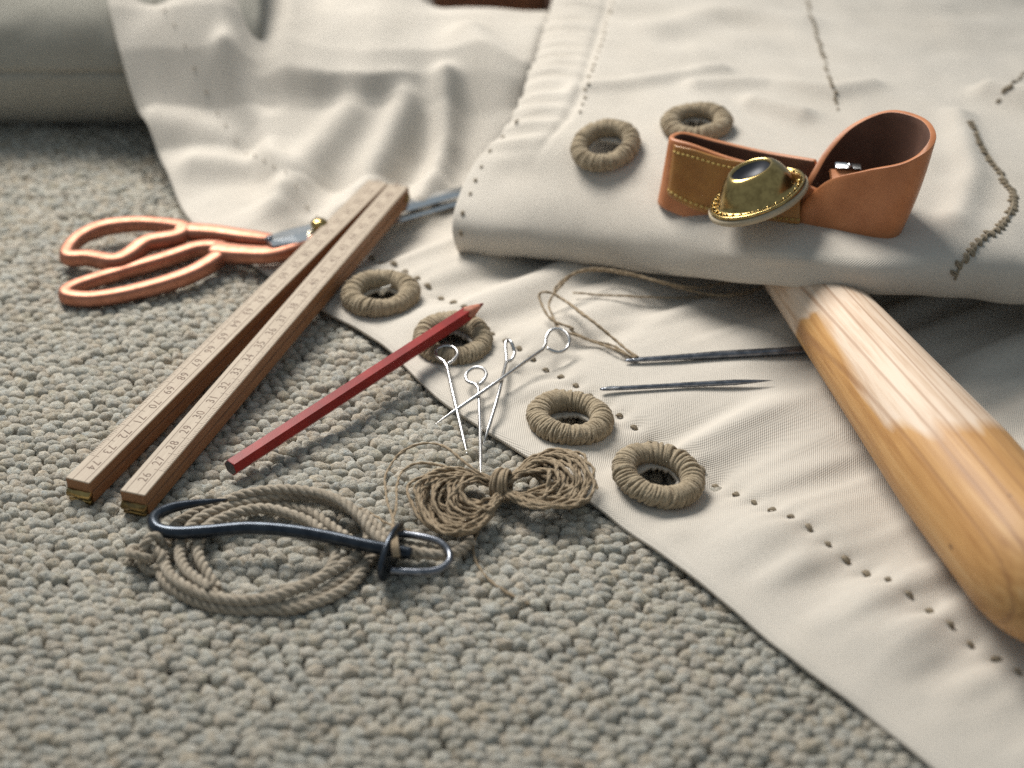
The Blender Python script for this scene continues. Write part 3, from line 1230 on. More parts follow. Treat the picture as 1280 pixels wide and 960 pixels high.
# ------------------------------------------------------------------ folding rule
def glyphs():
    out = {}
    dg = None
    for ch in '0123456789':
        cu = bpy.data.curves.new('digit', 'FONT')
        cu.body = ch
        cu.size = 1.0
        cu.resolution_u = 2
        o = bpy.data.objects.new('digit', cu)
        SC.collection.objects.link(o)
        bpy.context.view_layer.update()
        dg = bpy.context.evaluated_depsgraph_get()
        me = o.evaluated_get(dg).to_mesh()
        V = np.array([v.co[:] for v in me.vertices])
        F = [tuple(p.vertices) for p in me.polygons]
        out[ch] = (V, F, V[:, 0].max() if len(V) else 0.5)
        o.evaluated_get(dg).to_mesh_clear()
        bpy.data.objects.remove(o)
        bpy.data.curves.remove(cu)
    return out


GL = glyphs()


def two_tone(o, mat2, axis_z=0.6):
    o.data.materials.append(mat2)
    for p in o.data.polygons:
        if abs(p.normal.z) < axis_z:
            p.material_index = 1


def build_rule():
    zt = 0.98
    zf = 2.0
    root = thing('folding_rule', at(132, 625, 0), 'folding wooden measuring rule opened to a narrow V, lying across the copper scissors', 'folding rule')
    legs = [
        # near centre of the top edge, far centre, first number, number step, upside down
        (at(165.2, 616.2, zt), at(498.5, 231.0, zf + 0.15), 26, 1, False, (149.4, 612.2)),
        (at(96.4, 600.5, zt), at(472.5, 226.5, zf), 74, -1, True, (80.2, 596.6)),
    ]
    for near, far, n0, dn, flip, corner in legs:
        d = far - near
        Lg = np.linalg.norm(d)
        w = 0.50
        T = frame(near, d)
        # two links on top of each other
        m = MB(); m.box((0, -w, -0.44), (Lg, w, 0), None, 0.03)
        top = child('link', m, M['rule'], root, T, True)
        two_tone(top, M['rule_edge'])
        m = MB(); m.box((0.12, -w + .01, -0.95), (Lg - 0.1, w - .01, -0.49), None, 0.035)
        low = child('link', m, M['rule'], root, T, True)
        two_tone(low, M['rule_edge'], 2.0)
        # sprung brass joint between the two links at the near end
        m = MB()
        m.tube([(0.02, -w + .04, -0.60), (0.02, w - .04, -0.60)], 0.19, 14)
        m.tube([(0.05, -w + .07, -0.86), (0.05, w - .07, -0.86)], 0.13, 14)
        m.box((-.10, -w + .05, -0.80), (0.6, w - .05, -0.462), None, 0.04)
        child('hinge', m, M['brass'] if flip else M['darkbrass'], root, T)
        for xx in (0.75, Lg - 0.8):
            m = MB()
            m.lathe([(0.14, -0.005), (0.14, 0.006), (0.10, 0.012), (0.02, 0.014)], 14,
                    Matrix.Translation((xx, 0.30 if not flip else -0.3, 0)))
        # printed scale: two long lines, millimetre ticks, numbers
        m = MB()
        zz = 0.004

        def quad(x0, y0, x1, y1):
            m.add([(x0, y0, zz), (x1, y0, zz), (x1, y1, zz), (x0, y1, zz)], [(0, 1, 2, 3)])
        sgn = -1 if not flip else 1
        yl = sgn * 0.20          # line nearer the tick edge
        quad(0.03, yl - .011, Lg - .03, yl + .011)
        quad(0.03, -sgn * 0.29 - .010, Lg - .03, -sgn * 0.29 + .010)
        st_ = Lg / 24.0
        off = st_ * 0.95
        for k in range(24):
            xk = off + (k - 0.0) * st_
            num = n0 + dn * k
            for j in range(10):
                xm = xk + (0.5 + j * 0.1) * st_
                if xm > Lg - .05: break
                ln = 0.22 if j == 0 else (0.17 if j == 5 else 0.12)
                ye = sgn * 0.475
                quad(xm - .007, min(ye, ye - sgn * ln), xm + .007, max(ye, ye - sgn * ln))
            xm = xk + 0.5 * st_
            if xm < Lg - .1:
                quad(xm - .009, -0.2 if sgn < 0 else 0.06, xm + .009, -0.06 if sgn < 0 else 0.2)
            s = '%d' % num
            h = 0.50
            pos = 0.0
            tw = sum(GL[c][2] + 0.09 for c in s) * h
            for c in s:
                V, F, wd = GL[c]
                X = (V[:, 0] + pos) * h - tw / 2
                Yv = V[:, 1] * h - 0.345 * h
                if flip:
                    X, Yv = -X, -Yv
                m.add(np.stack([xk + X, 0.045 * -sgn + Yv, np.full(len(X), zz)], 1), F)
                pos += wd + 0.09
        child('printed_scale', m, M['ink'], top, T, True)
    # the joint plate that ties both legs together at the far end
    p = (legs[0][1] + legs[1][1]) / 2
    T = frame(p, legs[0][1] - legs[1][1])
    m = MB(); m.box((-0.55, -0.35, -0.52), (0.75, 0.2, -0.46), None, 0.012)
    child('joint_plate', m, M['darkbrass'], root, T, True)
    m = MB()
    T2 = frame(legs[0][1], legs[0][1] - legs[0][0])
    m.tube([(-0.25, -0.56, -0.5), (-0.25, -0.46, -0.5)], 0.2, 14)
    m.tube([(-0.05, -.45, -.55), (-0.05, .45, -.55)], 0.17, 12)
    child('hinge', m, M['darkbrass'], root, T2)


build_rule()


# ------------------------------------------------------------------ copper handled scissors
def build_scissors():
    root = thing('scissors', at(395, 290, 0.5), 'tailor scissors with shiny copper handles lying under the wooden rule', 'scissors')

    def bow(loop, shank, zc, name):
        m = MB()
        P = catmull(np.array([at(u, v, z) for u, v, z, r in loop]), 120, True)
        r = catmull(np.array([[r_, 0, 0] for u, v, z, r_ in loop]), 120, True)[:, 0]
        m.tube(P, r * 0.98, 20, True, (0, 0, 1), (1.12, 1.08), power=3.2)
        Q = catmull(np.array([at(u, v, z) for u, v, z, r in shank]), 60)
        q = np.interp(np.linspace(0, 1, 60), np.linspace(0, 1, len(shank)), [a[3] for a in shank])
        m.tube(Q, q, 20, False, (0, 0, 1), (1.25, 0.90), power=3.2)
        return child(name, m, M['copper'], root)
    bow([(84, 321, .75, .30), (97, 300, .8, .30), (130, 285, .9, .29), (180, 280, 1.0, .29), (228, 286, 1.15, .33),
         (222, 297, 1.1, .30), (185, 305, 1.0, .30), (160, 322, .85, .36), (142, 328, .8, .36), (112, 323, .75, .31)],
        [(222, 290, 1.1, .42), (262, 291, 1.15, .36), (310, 297, 1.15, .34), (336, 300, 1.1, .32), (350, 302, 1.0, .26)], 0, 'handle')
    bow([(83, 370, .45, .29), (96, 358, .45, .28), (150, 341, .5, .28), (205, 325, .6, .28), (250, 311, .75, .30), (280, 314, .85, .34),
         (262, 331, .7, .33), (225, 349, .55, .32), (165, 366, .45, .30), (115, 374, .45, .30)],
        [(268, 316, .8, .46), (305, 318, .95, .38), (340, 318, 1.0, .36), (375, 306, 1.05, .38), (410, 287, 1.1, .40)], 0, 'handle')
    # blades
    for k, (a, b, dz, w) in enumerate([((334, 303), (640, 222), 0.12, .50), ((360, 308), (640, 233), -0.22, .42)]):
        m = MB()
        A, B = at(a[0], a[1], 1.30 + dz), at(b[0], b[1], 0.75 + dz)
        T = frame(A, B - A)
        L = np.linalg.norm(B - A)
        xs = np.array([0, 1.2, 3, 8, L])
        ww = np.array([.46, .74, .66, .52, .30]) * (w / .5)
        V, F = [], []
        for x, h in zip(xs, ww):
            V += [(x, -h, 0.0), (x, h, 0.02), (x, h * .55, .13), (x, -h * .35, .15)]
        for i in range(len(xs) - 1):
            for j in range(4):
                F.append((i * 4 + j, (i + 1) * 4 + j, (i + 1) * 4 + (j + 1) % 4, i * 4 + (j + 1) % 4))
        F += [(3, 2, 1, 0), tuple(len(V) - 4 + j for j in range(4))]
        m.add(V, F)
        child('blade', m, M['steel'], root, T, True)
    m = MB()
    c = at(399, 281, 1.7)
    m.lathe([(.36, -.35), (.36, -.05), (.38, .0), (.38, .12), (.30, .22), (.12, .27), (.02, .28)], 20, Matrix.Translation(Vector(c)))
    child('pivot_screw', m, M['brass'], root)
    m = MB()
    c = at(337, 299, 1.55)
    m.tube([c + [0, 0, -.3], c + [0, 0, .12]], 0.15, 10)
    child('stop_peg', m, M['needle'], root)


build_scissors()


# ------------------------------------------------------------------ red pencil
def build_pencil():
    a, b = at(288, 585, 0.6), at(604.5, 379, 1.75)
    L = np.linalg.norm(b - a)
    T = frame(a, b - a) @ Matrix.Rotation(math.radians(12), 4, 'X')
    root = thing('pencil', a * [1, 1, 0], 'red hexagonal pencil with sharpened wood tip resting across a rope grommet', 'pencil')
    tp = L - 1.15
    r = 0.335

    def hexring(x, rr, n=24, soft=0.0):
        k = np.arange(n) * 2 * math.pi / n
        f = np.cos(math.pi / 6) / np.cos((k % (math.pi / 3)) - math.pi / 6)
        f = f * (1 - soft) + soft * 0.94
        return np.stack([np.full(n, x), rr * f * np.cos(k), rr * f * np.sin(k)], 1)

    def strip(m, rings, caps=(True, True)):
        n = len(rings[0])
        F = []
        for i in range(len(rings) - 1):
            for k in range(n):
                l = (k + 1) % n
                F.append((i * n + k, i * n + l, (i + 1) * n + l, (i + 1) * n + k))
        if caps[0]: F.append(tuple(range(n - 1, -1, -1)))
        if caps[1]: F.append(tuple((len(rings) - 1) * n + k for k in range(n)))
        m.add(np.vstack(rings), F)
    m = MB()
    R0 = hexring(tp, r)
    sc = hexring(tp, r)
    k = np.arange(24) * 2 * math.pi / 24
    sc[:, 0] += 0.10 * np.cos(6 * k) - 0.02
    strip(m, [hexring(0.0, r * .96, soft=.3), hexring(0.03, r), hexring(tp * .5, r), sc])
    child('barrel', m, M['red'], root, T, True)
    m = MB()
    s1 = sc.copy(); s1[:, 1:] *= 0.985
    strip(m, [s1, hexring(tp + .45, .25, soft=1), hexring(tp + .86, .115, soft=1)])
    child('sharpened_wood', m, M['cedar'], root, T)
    m = MB()
    strip(m, [hexring(tp + .84, .118, soft=1), hexring(tp + 1.05, .06, soft=1), hexring(tp + 1.12, .02, soft=1)])
    child('lead', m, M['redlead'], root, T)
    m = MB()
    strip(m, [hexring(-.02, r * .80, soft=.3), hexring(0.01, r * .93, soft=.3)])
    child('end_cap', m, M['lead'], root, T, True)


build_pencil()


# ------------------------------------------------------------------ looped pins
def sag(u, v, lift):
    """height of whatever lies under a pixel: carpet or sail"""
    p = onsurf(u, v, lambda x, y: float(zsail(x, y)) if st(x, y)[1] > 0 else 0.05)
    p[2] += lift
    return p


def lifted(u, v, lift):
    p = sag(u, v, 0)
    return at(u, v, p[2] + lift)


def pin(ring, shaft, lab, r=0.072):
    m = MB()
    P = catmull(np.array([lifted(*q) for q in ring]), 60)
    S = catmull(np.array([lifted(*q) for q in shaft]), 40)
    allp = catmull(np.vstack([P, S]), 150)
    rr = np.full(150, r)
    rr[-14:] = np.linspace(r, 0.012, 14)
    o_ = allp[60] * 1.0
    m.tube(allp, rr, 8)
    o = m.build('looped_pin', M['pinsteel'], origin=o_)
    tag(o, lab, 'pin', 'looped pins scattered at the hem')


pin([(560, 455, .45), (567, 450, .48), (572, 442, .5), (567, 434.5, .5), (556, 432.5, .5), (546, 437, .45), (546, 445, .4), (555, 452, .38)],
    [(559, 459, .35), (567, 495, .25), (584, 568, .12)], 'steel pin whose loop lies over the second rope grommet, near the red pencil')
pin([(599, 481, .42), (604, 476, .5), (608, 468, .6), (603, 460.5, .6), (592, 460, .55), (583, 467, .5), (584, 476, .4), (594, 480.5, .36)],
    [(598, 486, .35), (600, 530, .3), (601, 592, .75)], 'steel pin standing nearly upright in the photo, its tip touching the twine hank')
pin([(634, 452, .35), (640, 449, .5), (643, 440, .7), (639, 428, .9), (634, 425, .9), (632, 432, .7), (633, 446, .45)],
    [(633, 452, .42), (622, 497, .45), (604, 556, .25)], 'steel pin with its loop seen edge on, beside the hem stitches')
pin([(684, 435, .53), (691, 439, .5), (701, 440, .5), (710, 433, .5), (711, 421, .55), (702, 412, .55), (690, 412, .55), (683, 421, .5), (682, 430, .52)],
    [(678, 437, .55), (620, 478, .6), (543, 531, .2)], 'steel pin lying slanted over the other three pins, loop at upper right')


# ------------------------------------------------------------------ sail needles
def needle(a, b, prof, lab, eye, mat):
    A, B = lifted(*a), lifted(*b)
    need = max(float(zsail(*(A + (B - A) * f)[:2])) + 0.15 - (A + (B - A) * f)[2] for f in np.linspace(0.0, 1.0, 60))
    if need > 0:
        A, B = (at(q[0], q[1], P_[2] + need) for q, P_ in ((a, A), (b, B)))
    T = frame(A, B - A)
    L = np.linalg.norm(B - A)
    root = thing('sail_needle', A, lab, 'needle', 'sail needles on the canvas')
    m = MB()
    xs = np.array([p[0] for p in prof]) * L
    P = np.stack([xs, 0 * xs, 0 * xs], 1)
    P2 = catmull(P, 60)
    r = np.interp(P2[:, 0], xs, [p[1] for p in prof])
    fl = np.interp(P2[:, 0] / L, [0, .12, .5, .6, 1], [.62, .8, 1, .9, .8])
    m.tube(P2, r, 10, False, (0, 0, 1), (1.0, fl), power=2.4)
    child('shaft', m, mat, root, T)
    m = MB()        # the eye: an oval slot with a bright rim
    k = np.arange(24) * 2 * math.pi / 24
    m.tube(np.stack([eye + .30 * np.cos(k), .062 * np.sin(k), np.full(24, prof[1][1] * .62)], 1), .022, 6, True)
    child('eye_rim', m, M['steel'], root, T)
    m = MB()
    m.add(np.stack([eye + .29 * np.cos(k), .06 * np.sin(k), np.full(24, prof[1][1] * .66)], 1), [tuple(range(24))])
    child('eye_slot', m, M['lead'], root, T)
    return root


needle((781, 450.5, .13), (1012, 437, .2), [(0, .03), (.02, .085), (.10, .115), (.3, .13), (.6, .175), (1, .19)],
       'large blued sail needle threaded with twine, its end under the wooden fid', .62, M['needle'])
needle((750, 486.5, .12), (966, 475.5, .16), [(0, .05), (.012, .085), (.12, .10), (.4, .095), (.62, .115), (.78, .125), (.9, .075), (1, .006)],
       'slim unthreaded sail needle lying alone on the canvas, pointed end to the right', .5, M['needle'])


# ------------------------------------------------------------------ twine threaded through the needle
def build_thread():
    m = MB()
    paths = [
        [(797, 447, .22), (768, 424, .5), (735, 398, .8), (700, 372, 1.0), (681, 365, 1.0), (674, 372, .9), (688, 398, .5), (715, 410, .3), (716, 412, .25)],
        [(796, 448, .2), (772, 428, .4), (742, 402, .6), (712, 380, .8), (697, 370, .8), (695, 360, .8), (715, 343, .9), (745, 336, 1.0), (790, 342, .9),
         (835, 356, .7), (880, 367, .6), (920, 368, .6), (975, 352, .6)],
        [(795, 448, .2), (768, 436, .3), (742, 428, .25), (722, 420, .2), (700, 412, .2), (690, 395, .3), (686, 378, .5), (700, 358, .7),
         (722, 340, .9), (760, 339, .9), (820, 350, .8), (870, 360, .7), (915, 352, .7), (960, 345, .7)],
        [(790, 447, .2), (765, 432, .22), (735, 424, .2), (712, 412, .2)],
        [(716, 366, .25), (780, 370, .2), (860, 372, .2), (930, 366, .4)],
    ]
    for i, pp in enumerate(paths):
        P = catmull(np.array([lifted(*q) for q in pp]), 110)
        g = np.random.default_rng(i)
        P = P + 0.025 * np.stack([vnoise(np.arange(110) / 9.0, 0, i * 3 + c) for c in range(3)], 1)
        m.ply(P, 0.058 if i < 3 else .045)
        m.fuzz(P, .05, 60, .32, .005, i)
    o = m.build('needle_twine', M['twine'], origin=lifted(735, 398, .2))
    tag(o, 'loops of beige twine threaded through the large needle, running under the folded sail', 'twine')


build_thread()


# ------------------------------------------------------------------ wooden fid
def build_fid():
    a = at(1013, 362, 2.05)
    b = at(1176, 565, 2.55)
    d = b - a
    d /= np.linalg.norm(d)
    L1 = np.linalg.norm(b - a)
    e = at(1283, 768, 2.6)
    back = 4.5
    Lt = float((at(1316, 802, 2.6) - a) @ d) + back
    T = Matrix.Identity(4)
    z = Vector(d)
    y = Vector((0, 0, 1)) - Vector((0, 0, 1)).dot(z) * z
    y.normalize()
    x = y.cross(z)
    o = a - d * back
    T = Matrix(((x.x, y.x, z.x, o[0]), (x.y, y.y, z.y, o[1]), (x.z, y.z, z.z, o[2]), (0, 0, 0, 1)))
    xs = np.linspace(0, Lt, 90)
    r0, r1 = 1.52, 2.10
    s1 = (r1 - r0) / L1
    r = r0 + (xs - back) * s1
    r = np.minimum(r, 2.16)
    u = np.clip((xs - (Lt - 4.2)) / 4.2, 0, 1)
    r = r * np.sqrt(np.clip(1 - u ** 2.4, 0, 1)) + 0.0
    r[-1] = 0.05
    m = MB()
    m.lathe(np.stack([r, xs], 1), 64)
    o_ = child('wooden_fid', m, M['fid'], None, T)
    tag(o_, 'thick wooden fid with worn orange varnish poking out from under the folded sail', 'fid')
    return o_


FID = build_fid()


# ------------------------------------------------------------------ leather sailmaker palm
def build_palm():
    root = thing('sailmaker_palm', on_fold(960, 296)[0], 'tan leather sewing palm with brass eye standing on the folded canvas', 'sewing palm')
    Yf = lambda u: 67.2 - (u - 835) * 0.0175

    def ribbon(name, secs, n, closed, mats, th, bulge=0.0, k=14, parent=root):
        B = np.array([atY(b[0], b[1], Yf(b[0]) + b[2]) for b, t in secs])
        Tt = np.array([atY(t[0], t[1], Yf(t[0]) + t[2]) for b, t in secs])
        BT = catmull(np.hstack([B, Tt]), n, closed)
        w = np.linspace(0, 1, k)[None, :, None]
        P = BT[:, None, :3] * (1 - w) + BT[:, None, 3:] * w
        c = P.mean((0, 1))
        if bulge:
            out = P - c
            out[..., 2] = 0
            out /= np.linalg.norm(out, axis=2)[..., None] + 1e-9
            P = P + out * bulge * np.sin(math.pi * w)
        if closed:
            P = np.concatenate([P, P[:1]], 0)
        me = grid_mesh(name, P, mats[0])
        for mm in mats[1:]:
            me.materials.append(mm)
        o = child(name, me, None, parent)
        md = o.modifiers.new('thick', 'SOLIDIFY')
        md.thickness = th
        md.offset = 0
        md.material_offset = 1 if len(mats) > 1 else 0
        md.material_offset_rim = 0
        bv = o.modifiers.new('round', 'BEVEL')
        bv.width = th * 0.35
        bv.segments = 2
        bv.limit_method = 'ANGLE'
        bv.angle_limit = math.radians(50)
        return o
    two = (M['leather'], M['leather_dark'])
    # strap: squashed loop on the left
    strap = [((1030, 297, -.15), (1022, 236, .35)), ((965, 293, -.12), (966, 212, .5)), ((905, 287, -.12), (905, 194, .4)),
             ((862, 273, -.05), (866, 180, .3)), ((832, 261, .0), (842, 173, .45)), ((826, 253, .8), (843, 168, 1.1)),
             ((850, 250, 1.9), (858, 166, 1.7)), ((895, 255, 2.3), (898, 176, 2.0)), ((955, 262, 2.4), (955, 189, 2.1)), ((1030, 270, 2.2), (1020, 200, 1.9))]
    strap = strap[::-1]
    ribbon('strap', strap, 110, False, two, 0.24)
    # thumb loop: flaring cone on the right
    thumb = [((985, 292, -.1), (1002, 258, .1)), ((1020, 297, -.15), (1036, 226, .1)), ((1060, 301, -.1), (1082, 213, .0)), ((1096, 301, .1), (1130, 203, .0)),
             ((1117, 296, .5), (1160, 184, .3)), ((1124, 285, 1.5), (1166, 165, 1.3)), ((1117, 272, 2.7), (1150, 147, 2.5)),
             ((1090, 264, 3.5), (1110, 139, 3.3)), ((1056, 262, 3.4), (1066, 157, 3.2)), ((1030, 268, 2.6), (1036, 187, 2.4)), ((1012, 276, 1.5), (1016, 220, 1.3)), ((990, 286, .7), (996, 256, .7))]
    ribbon('thumb_loop', thumb, 140, False, two, 0.24, 0.12)
    # amber patch sewn on the front of the strap
    patch = [((1000, 280, -.42), (1000, 218, .1)), ((950, 277, -.48), (955, 206, .15)), ((905, 272, -.45), (905, 198, .05)), ((866, 261, -.4), (868, 187, .0)), ((840, 247, -.2), (846, 182, .1)), ((832, 238, .3), (844, 178, .45))]
    pt = ribbon('patch', patch, 60, False, (M['amber'],), 0.12)
    for f in (0.10, 0.88):
        m = MB()
        pts = []
        for b, t in patch:
            pb = atY(b[0], b[1], Yf(b[0]) + b[2]); ptt = atY(t[0], t[1], Yf(t[0]) + t[2])
            p = pb * (1 - f) + ptt * f
            p = p + np.array([-0.02, -0.11, 0.02])
            pts.append(p)
        Q = catmull(np.array(pts), 130)
        for i in range(0, 126, 5):
            m.tube(Q[i:i + 4], 0.045, 6)
        child('seam_thread', m, M['gold_thread'], root)
    # brass eye on an oval plate
    c = atY(947, 243, Yf(947) - 1.05)
    v = np.array([0, -CP, SP]); upc = np.array([0, SP, CP]); rt = np.array([1.0, 0, 0])
    n = .46 * v + .88 * (-.34 * rt + .94 * upc)
    n /= np.linalg.norm(n)
    T = frame(c, rt - (rt @ n) * n, n) @ Matrix.Rotation(math.radians(42), 4, 'Z') @ Matrix.Diagonal((1.10, .92, 1, 1))
    m = MB(); m.lathe([(1.95, -.30), (2.04, -.22), (2.03, -.08), (1.95, -.02)], 48)
    child('rawhide_washer', m, M['hide'], root, T)
    m = MB()
    m.lathe([(1.92, -.02), (1.97, .04), (1.93, .11), (1.86, .12), (1.82, .06), (1.62, .06), (1.54, .12), (1.49, .28), (1.38, .58),
             (1.20, .88), (1.02, 1.08), (.90, 1.16), (.82, 1.17), (.76, 1.11), (.73, .95)], 56, caps=False)
    plate = child('brass_eye', m, M['brass'], root, T)
    m = MB()
    for k in range(30):
        a_ = k * 2 * math.pi / 30
        m.lathe([(.085, -.02), (.08, .05), (.05, .085), (.012, .095)], 8, np.array(Matrix.Translation((1.74 * math.cos(a_), 1.74 * math.sin(a_), .06))))
    tag(child('bead_ring', m, M['brass'], plate, T), kind='stuff')
    m = MB(); m.lathe([(.745, 1.08), (.60, .90), (.36, .78), (.02, .74)], 32, caps=False)
    child('iron_cup', m, M['cup'], plate, T)
    # small buckle seen inside the thumb loop
    c = atY(1060, 208, Yf(1060) + 1.9)
    T = frame(c, (1, .1, -.12), (0, -.5, .85))
    m = MB()
    m.box((-.55, -.16, -.06), (.55, .16, .06), None, .04)
    m.lathe([(.10, .05), (.09, .12), (.02, .15)], 12, np.array(Matrix.Translation((.05, 0, 0))))
    child('buckle', m, M['steel'], root, T)
    m = MB()
    m.box((-.75, -1.6, -.2), (.75, -.1, -.06), None, .05)
    child('inner_tab', m, M['leather'], root, T)


build_palm()


# ------------------------------------------------------------------ cord coil
def rope_mb(m, P, R=0.16, pitch=0.95, seed=0, fz=0.9):
    P = np.asarray(P, float)
    T, N, B = frames(P)
    d = np.concatenate([[0], np.cumsum(np.linalg.norm(np.diff(P, axis=0), axis=1))])
    for k in range(3):
        a = 2 * math.pi * (d / pitch + k / 3.0)
        Q = P + 0.56 * R * (np.cos(a)[:, None] * N + np.sin(a)[:, None] * B)
        m.tube(Q, R * 0.58, 7)
    m.fuzz(P, R * .9, int(d[-1] * fz * 3), .3, .005, seed)


def build_coil():
    root = thing('cord_coil', at(330, 690, 0), 'coiled three strand hemp cord with a knot at its end, under the blued hook', 'cord')
    turns = [
        # one continuous cord, wound inwards and up (pixel path, height)
        [(226, 694, .2), (206, 700, .2), (205, 722, .2), (228, 744, .2), (275, 760, .2), (330, 762, .2), (385, 748, .2), (430, 725, .2), (463, 700, .22), (470, 675, .3), (455, 650, .35),
         (430, 630, .35), (395, 618, .35), (345, 614, .35), (290, 623, .35), (245, 640, .3), (215, 662, .25), (206, 690, .42), (214, 718, .5),
         (245, 740, .5), (290, 750, .5), (335, 748, .5), (375, 735, .5), (420, 712, .5), (452, 690, .5), (462, 665, .6), (446, 642, .62), (412, 626, .65),
         (370, 620, .65), (315, 626, .65), (265, 641, .6), (238, 660, .5), (226, 690, .55), (236, 716, .6), (262, 736, .65)],
        [(262, 736, .22), (300, 757, .15), (350, 764, .15), (400, 752, .18), (435, 735, .2), (456, 706, .25), (445, 682, .3), (418, 660, .35), (385, 640, .4),
         (340, 632, .4), (290, 640, .4), (258, 662, .4), (246, 690, .3), (254, 712, .3), (272, 735, .25)],
        [(272, 735, .25), (258, 715, .45), (248, 692, .55), (256, 664, .6), (288, 644, .62), (330, 636, .62), (375, 646, .6), (402, 664, .6), (420, 690, .6), (412, 712, .55), (390, 728, .5), (350, 740, .5)],
    ]
    m = MB()
    for i, pp in enumerate(turns):
        P = catmull(px_path(pp), 60 * len(pp) // 2)
        P = P + 0.05 * np.stack([vnoise(np.arange(len(P)) / 40.0, 0, 7 * i + c) for c in range(3)], 1)
        rope_mb(m, P, .182, .95, 40 + i, 2.2)
    child('coil', m, M['rope'], root)
    # standing part: over the top, down to the swivel and through its bow
    m = MB()
    P = catmull(px_path([(286, 625, .8), (310, 617, .85), (350, 612, .9), (395, 616, .95), (428, 628, .95), (452, 648, .9), (468, 668, .8), (490, 684, .75), (520, 690, .75), (548, 694, .65), (572, 690, .4), (590, 676, .3)]), 240)
    rope_mb(m, P, .182, .95, 61, 2.2)
    P = catmull(px_path([(455, 640, .55), (472, 658, .6), (486, 672, .6), (510, 681, .6), (540, 686, .6), (560, 690, .5)]), 90)
    rope_mb(m, P, .15, .95, 62, 2.2)
    child('standing_part', m, M['rope'], root)
    # stopper knot at the left end
    m = MB()
    c = at(186, 692, .58)
    t = np.linspace(0, 2 * math.pi, 160, endpoint=False)
    K = np.stack([np.sin(t) + 2 * np.sin(2 * t), np.cos(t) - 2 * np.cos(2 * t), -1.1 * np.sin(3 * t)], 1) * 0.215
    Rz = np.array(Matrix.Rotation(.6, 3, 'Z') @ Matrix.Rotation(.5, 3, 'X'))
    P = c + K @ Rz.T
    P = np.vstack([P, P[:6]])
    rope_mb(m, P, .155, .9, 63, 3)
    P = catmull(np.vstack([c + [.1, -.1, -.05], px_path([(203, 698, .35), (216, 690, .3), (232, 696, .2)])]), 40)
    rope_mb(m, P, .15, .9, 64, 2)
    P = catmull(np.vstack([c + [-.2, .0, .0], px_path([(168, 693, .35), (160, 706, .2)])]), 30)
    rope_mb(m, P, .13, .9, 65, 6)
    child('stopper_knot', m, M['rope'], root)


build_coil()


# ------------------------------------------------------------------ blued bench hook with swivel
def build_hook():
    root = thing('bench_hook', at(300, 660, 0), 'dark blued steel bench hook with swivel shackle lying on the cord coil', 'hook')
    m = MB()
    pts = [(287, 624, .75, .02), (270, 626, .77, .07), (245, 629, .8, .12), (218, 634, .83, .165), (199, 642, .86, .19), (192, 652, .9, .2), (199, 662, .92, .2), (222, 666, .95, .2),
           (260, 664, 1.0, .2), (310, 660, 1.05, .2), (360, 663, 1.05, .2), (410, 671, 1.0, .2), (455, 681, .95, .2), (488, 687, .9, .2), (514, 692, .85, .19)]
    P = catmull(np.array([[*at(u, v, z), r] for u, v, z, r in pts]), 140)
    m.tube(P[:, :3], P[:, 3] * 1.15, 16)
    child('rod', m, M['bluesteel'], root)
    # oval end plate, standing on edge
    c = at(489, 690, .86)
    ax = at(520, 694, .8) - at(455, 681, .9)
    z = Vector(ax).normalized()
    y = (Vector((0, 0, 1)) - Vector((0, 0, 1)).dot(z) * z).normalized()
    x = y.cross(z)
    T = Matrix(((x.x, y.x, z.x, c[0]), (x.y, y.y, z.y, c[1]), (x.z, y.z, z.z, c[2]), (0, 0, 0, 1)))
    m = MB()
    m.lathe([(.88, -.1), (.96, -.05), (.96, .05), (.88, .1)], 36)
    m.v = [v * np.array([1.38, .84, 1.0]) for v in m.v]
    child('swivel_plate', m, M['bluesteel'], root, T)
    # shackle bow
    m = MB()
    Q = [c + np.array(x) * sgn * .78 + np.array([0, 0, .08]) for sgn in (1, -1)]
    d = np.array(z)
    up_arm = at(497, 668, .9)
    P = catmull(px_path([(490, 667, .95), (515, 669, .95), (540, 674, .95), (553, 680, .9), (561, 690, .8), (562, 700, .75), (554, 709, .75), (540, 714, .75), (515, 715, .78), (488, 713, .8)]), 80)
    m.tube(P, .125, 14)
    child('shackle', m, M['needle'], root)


build_hook()


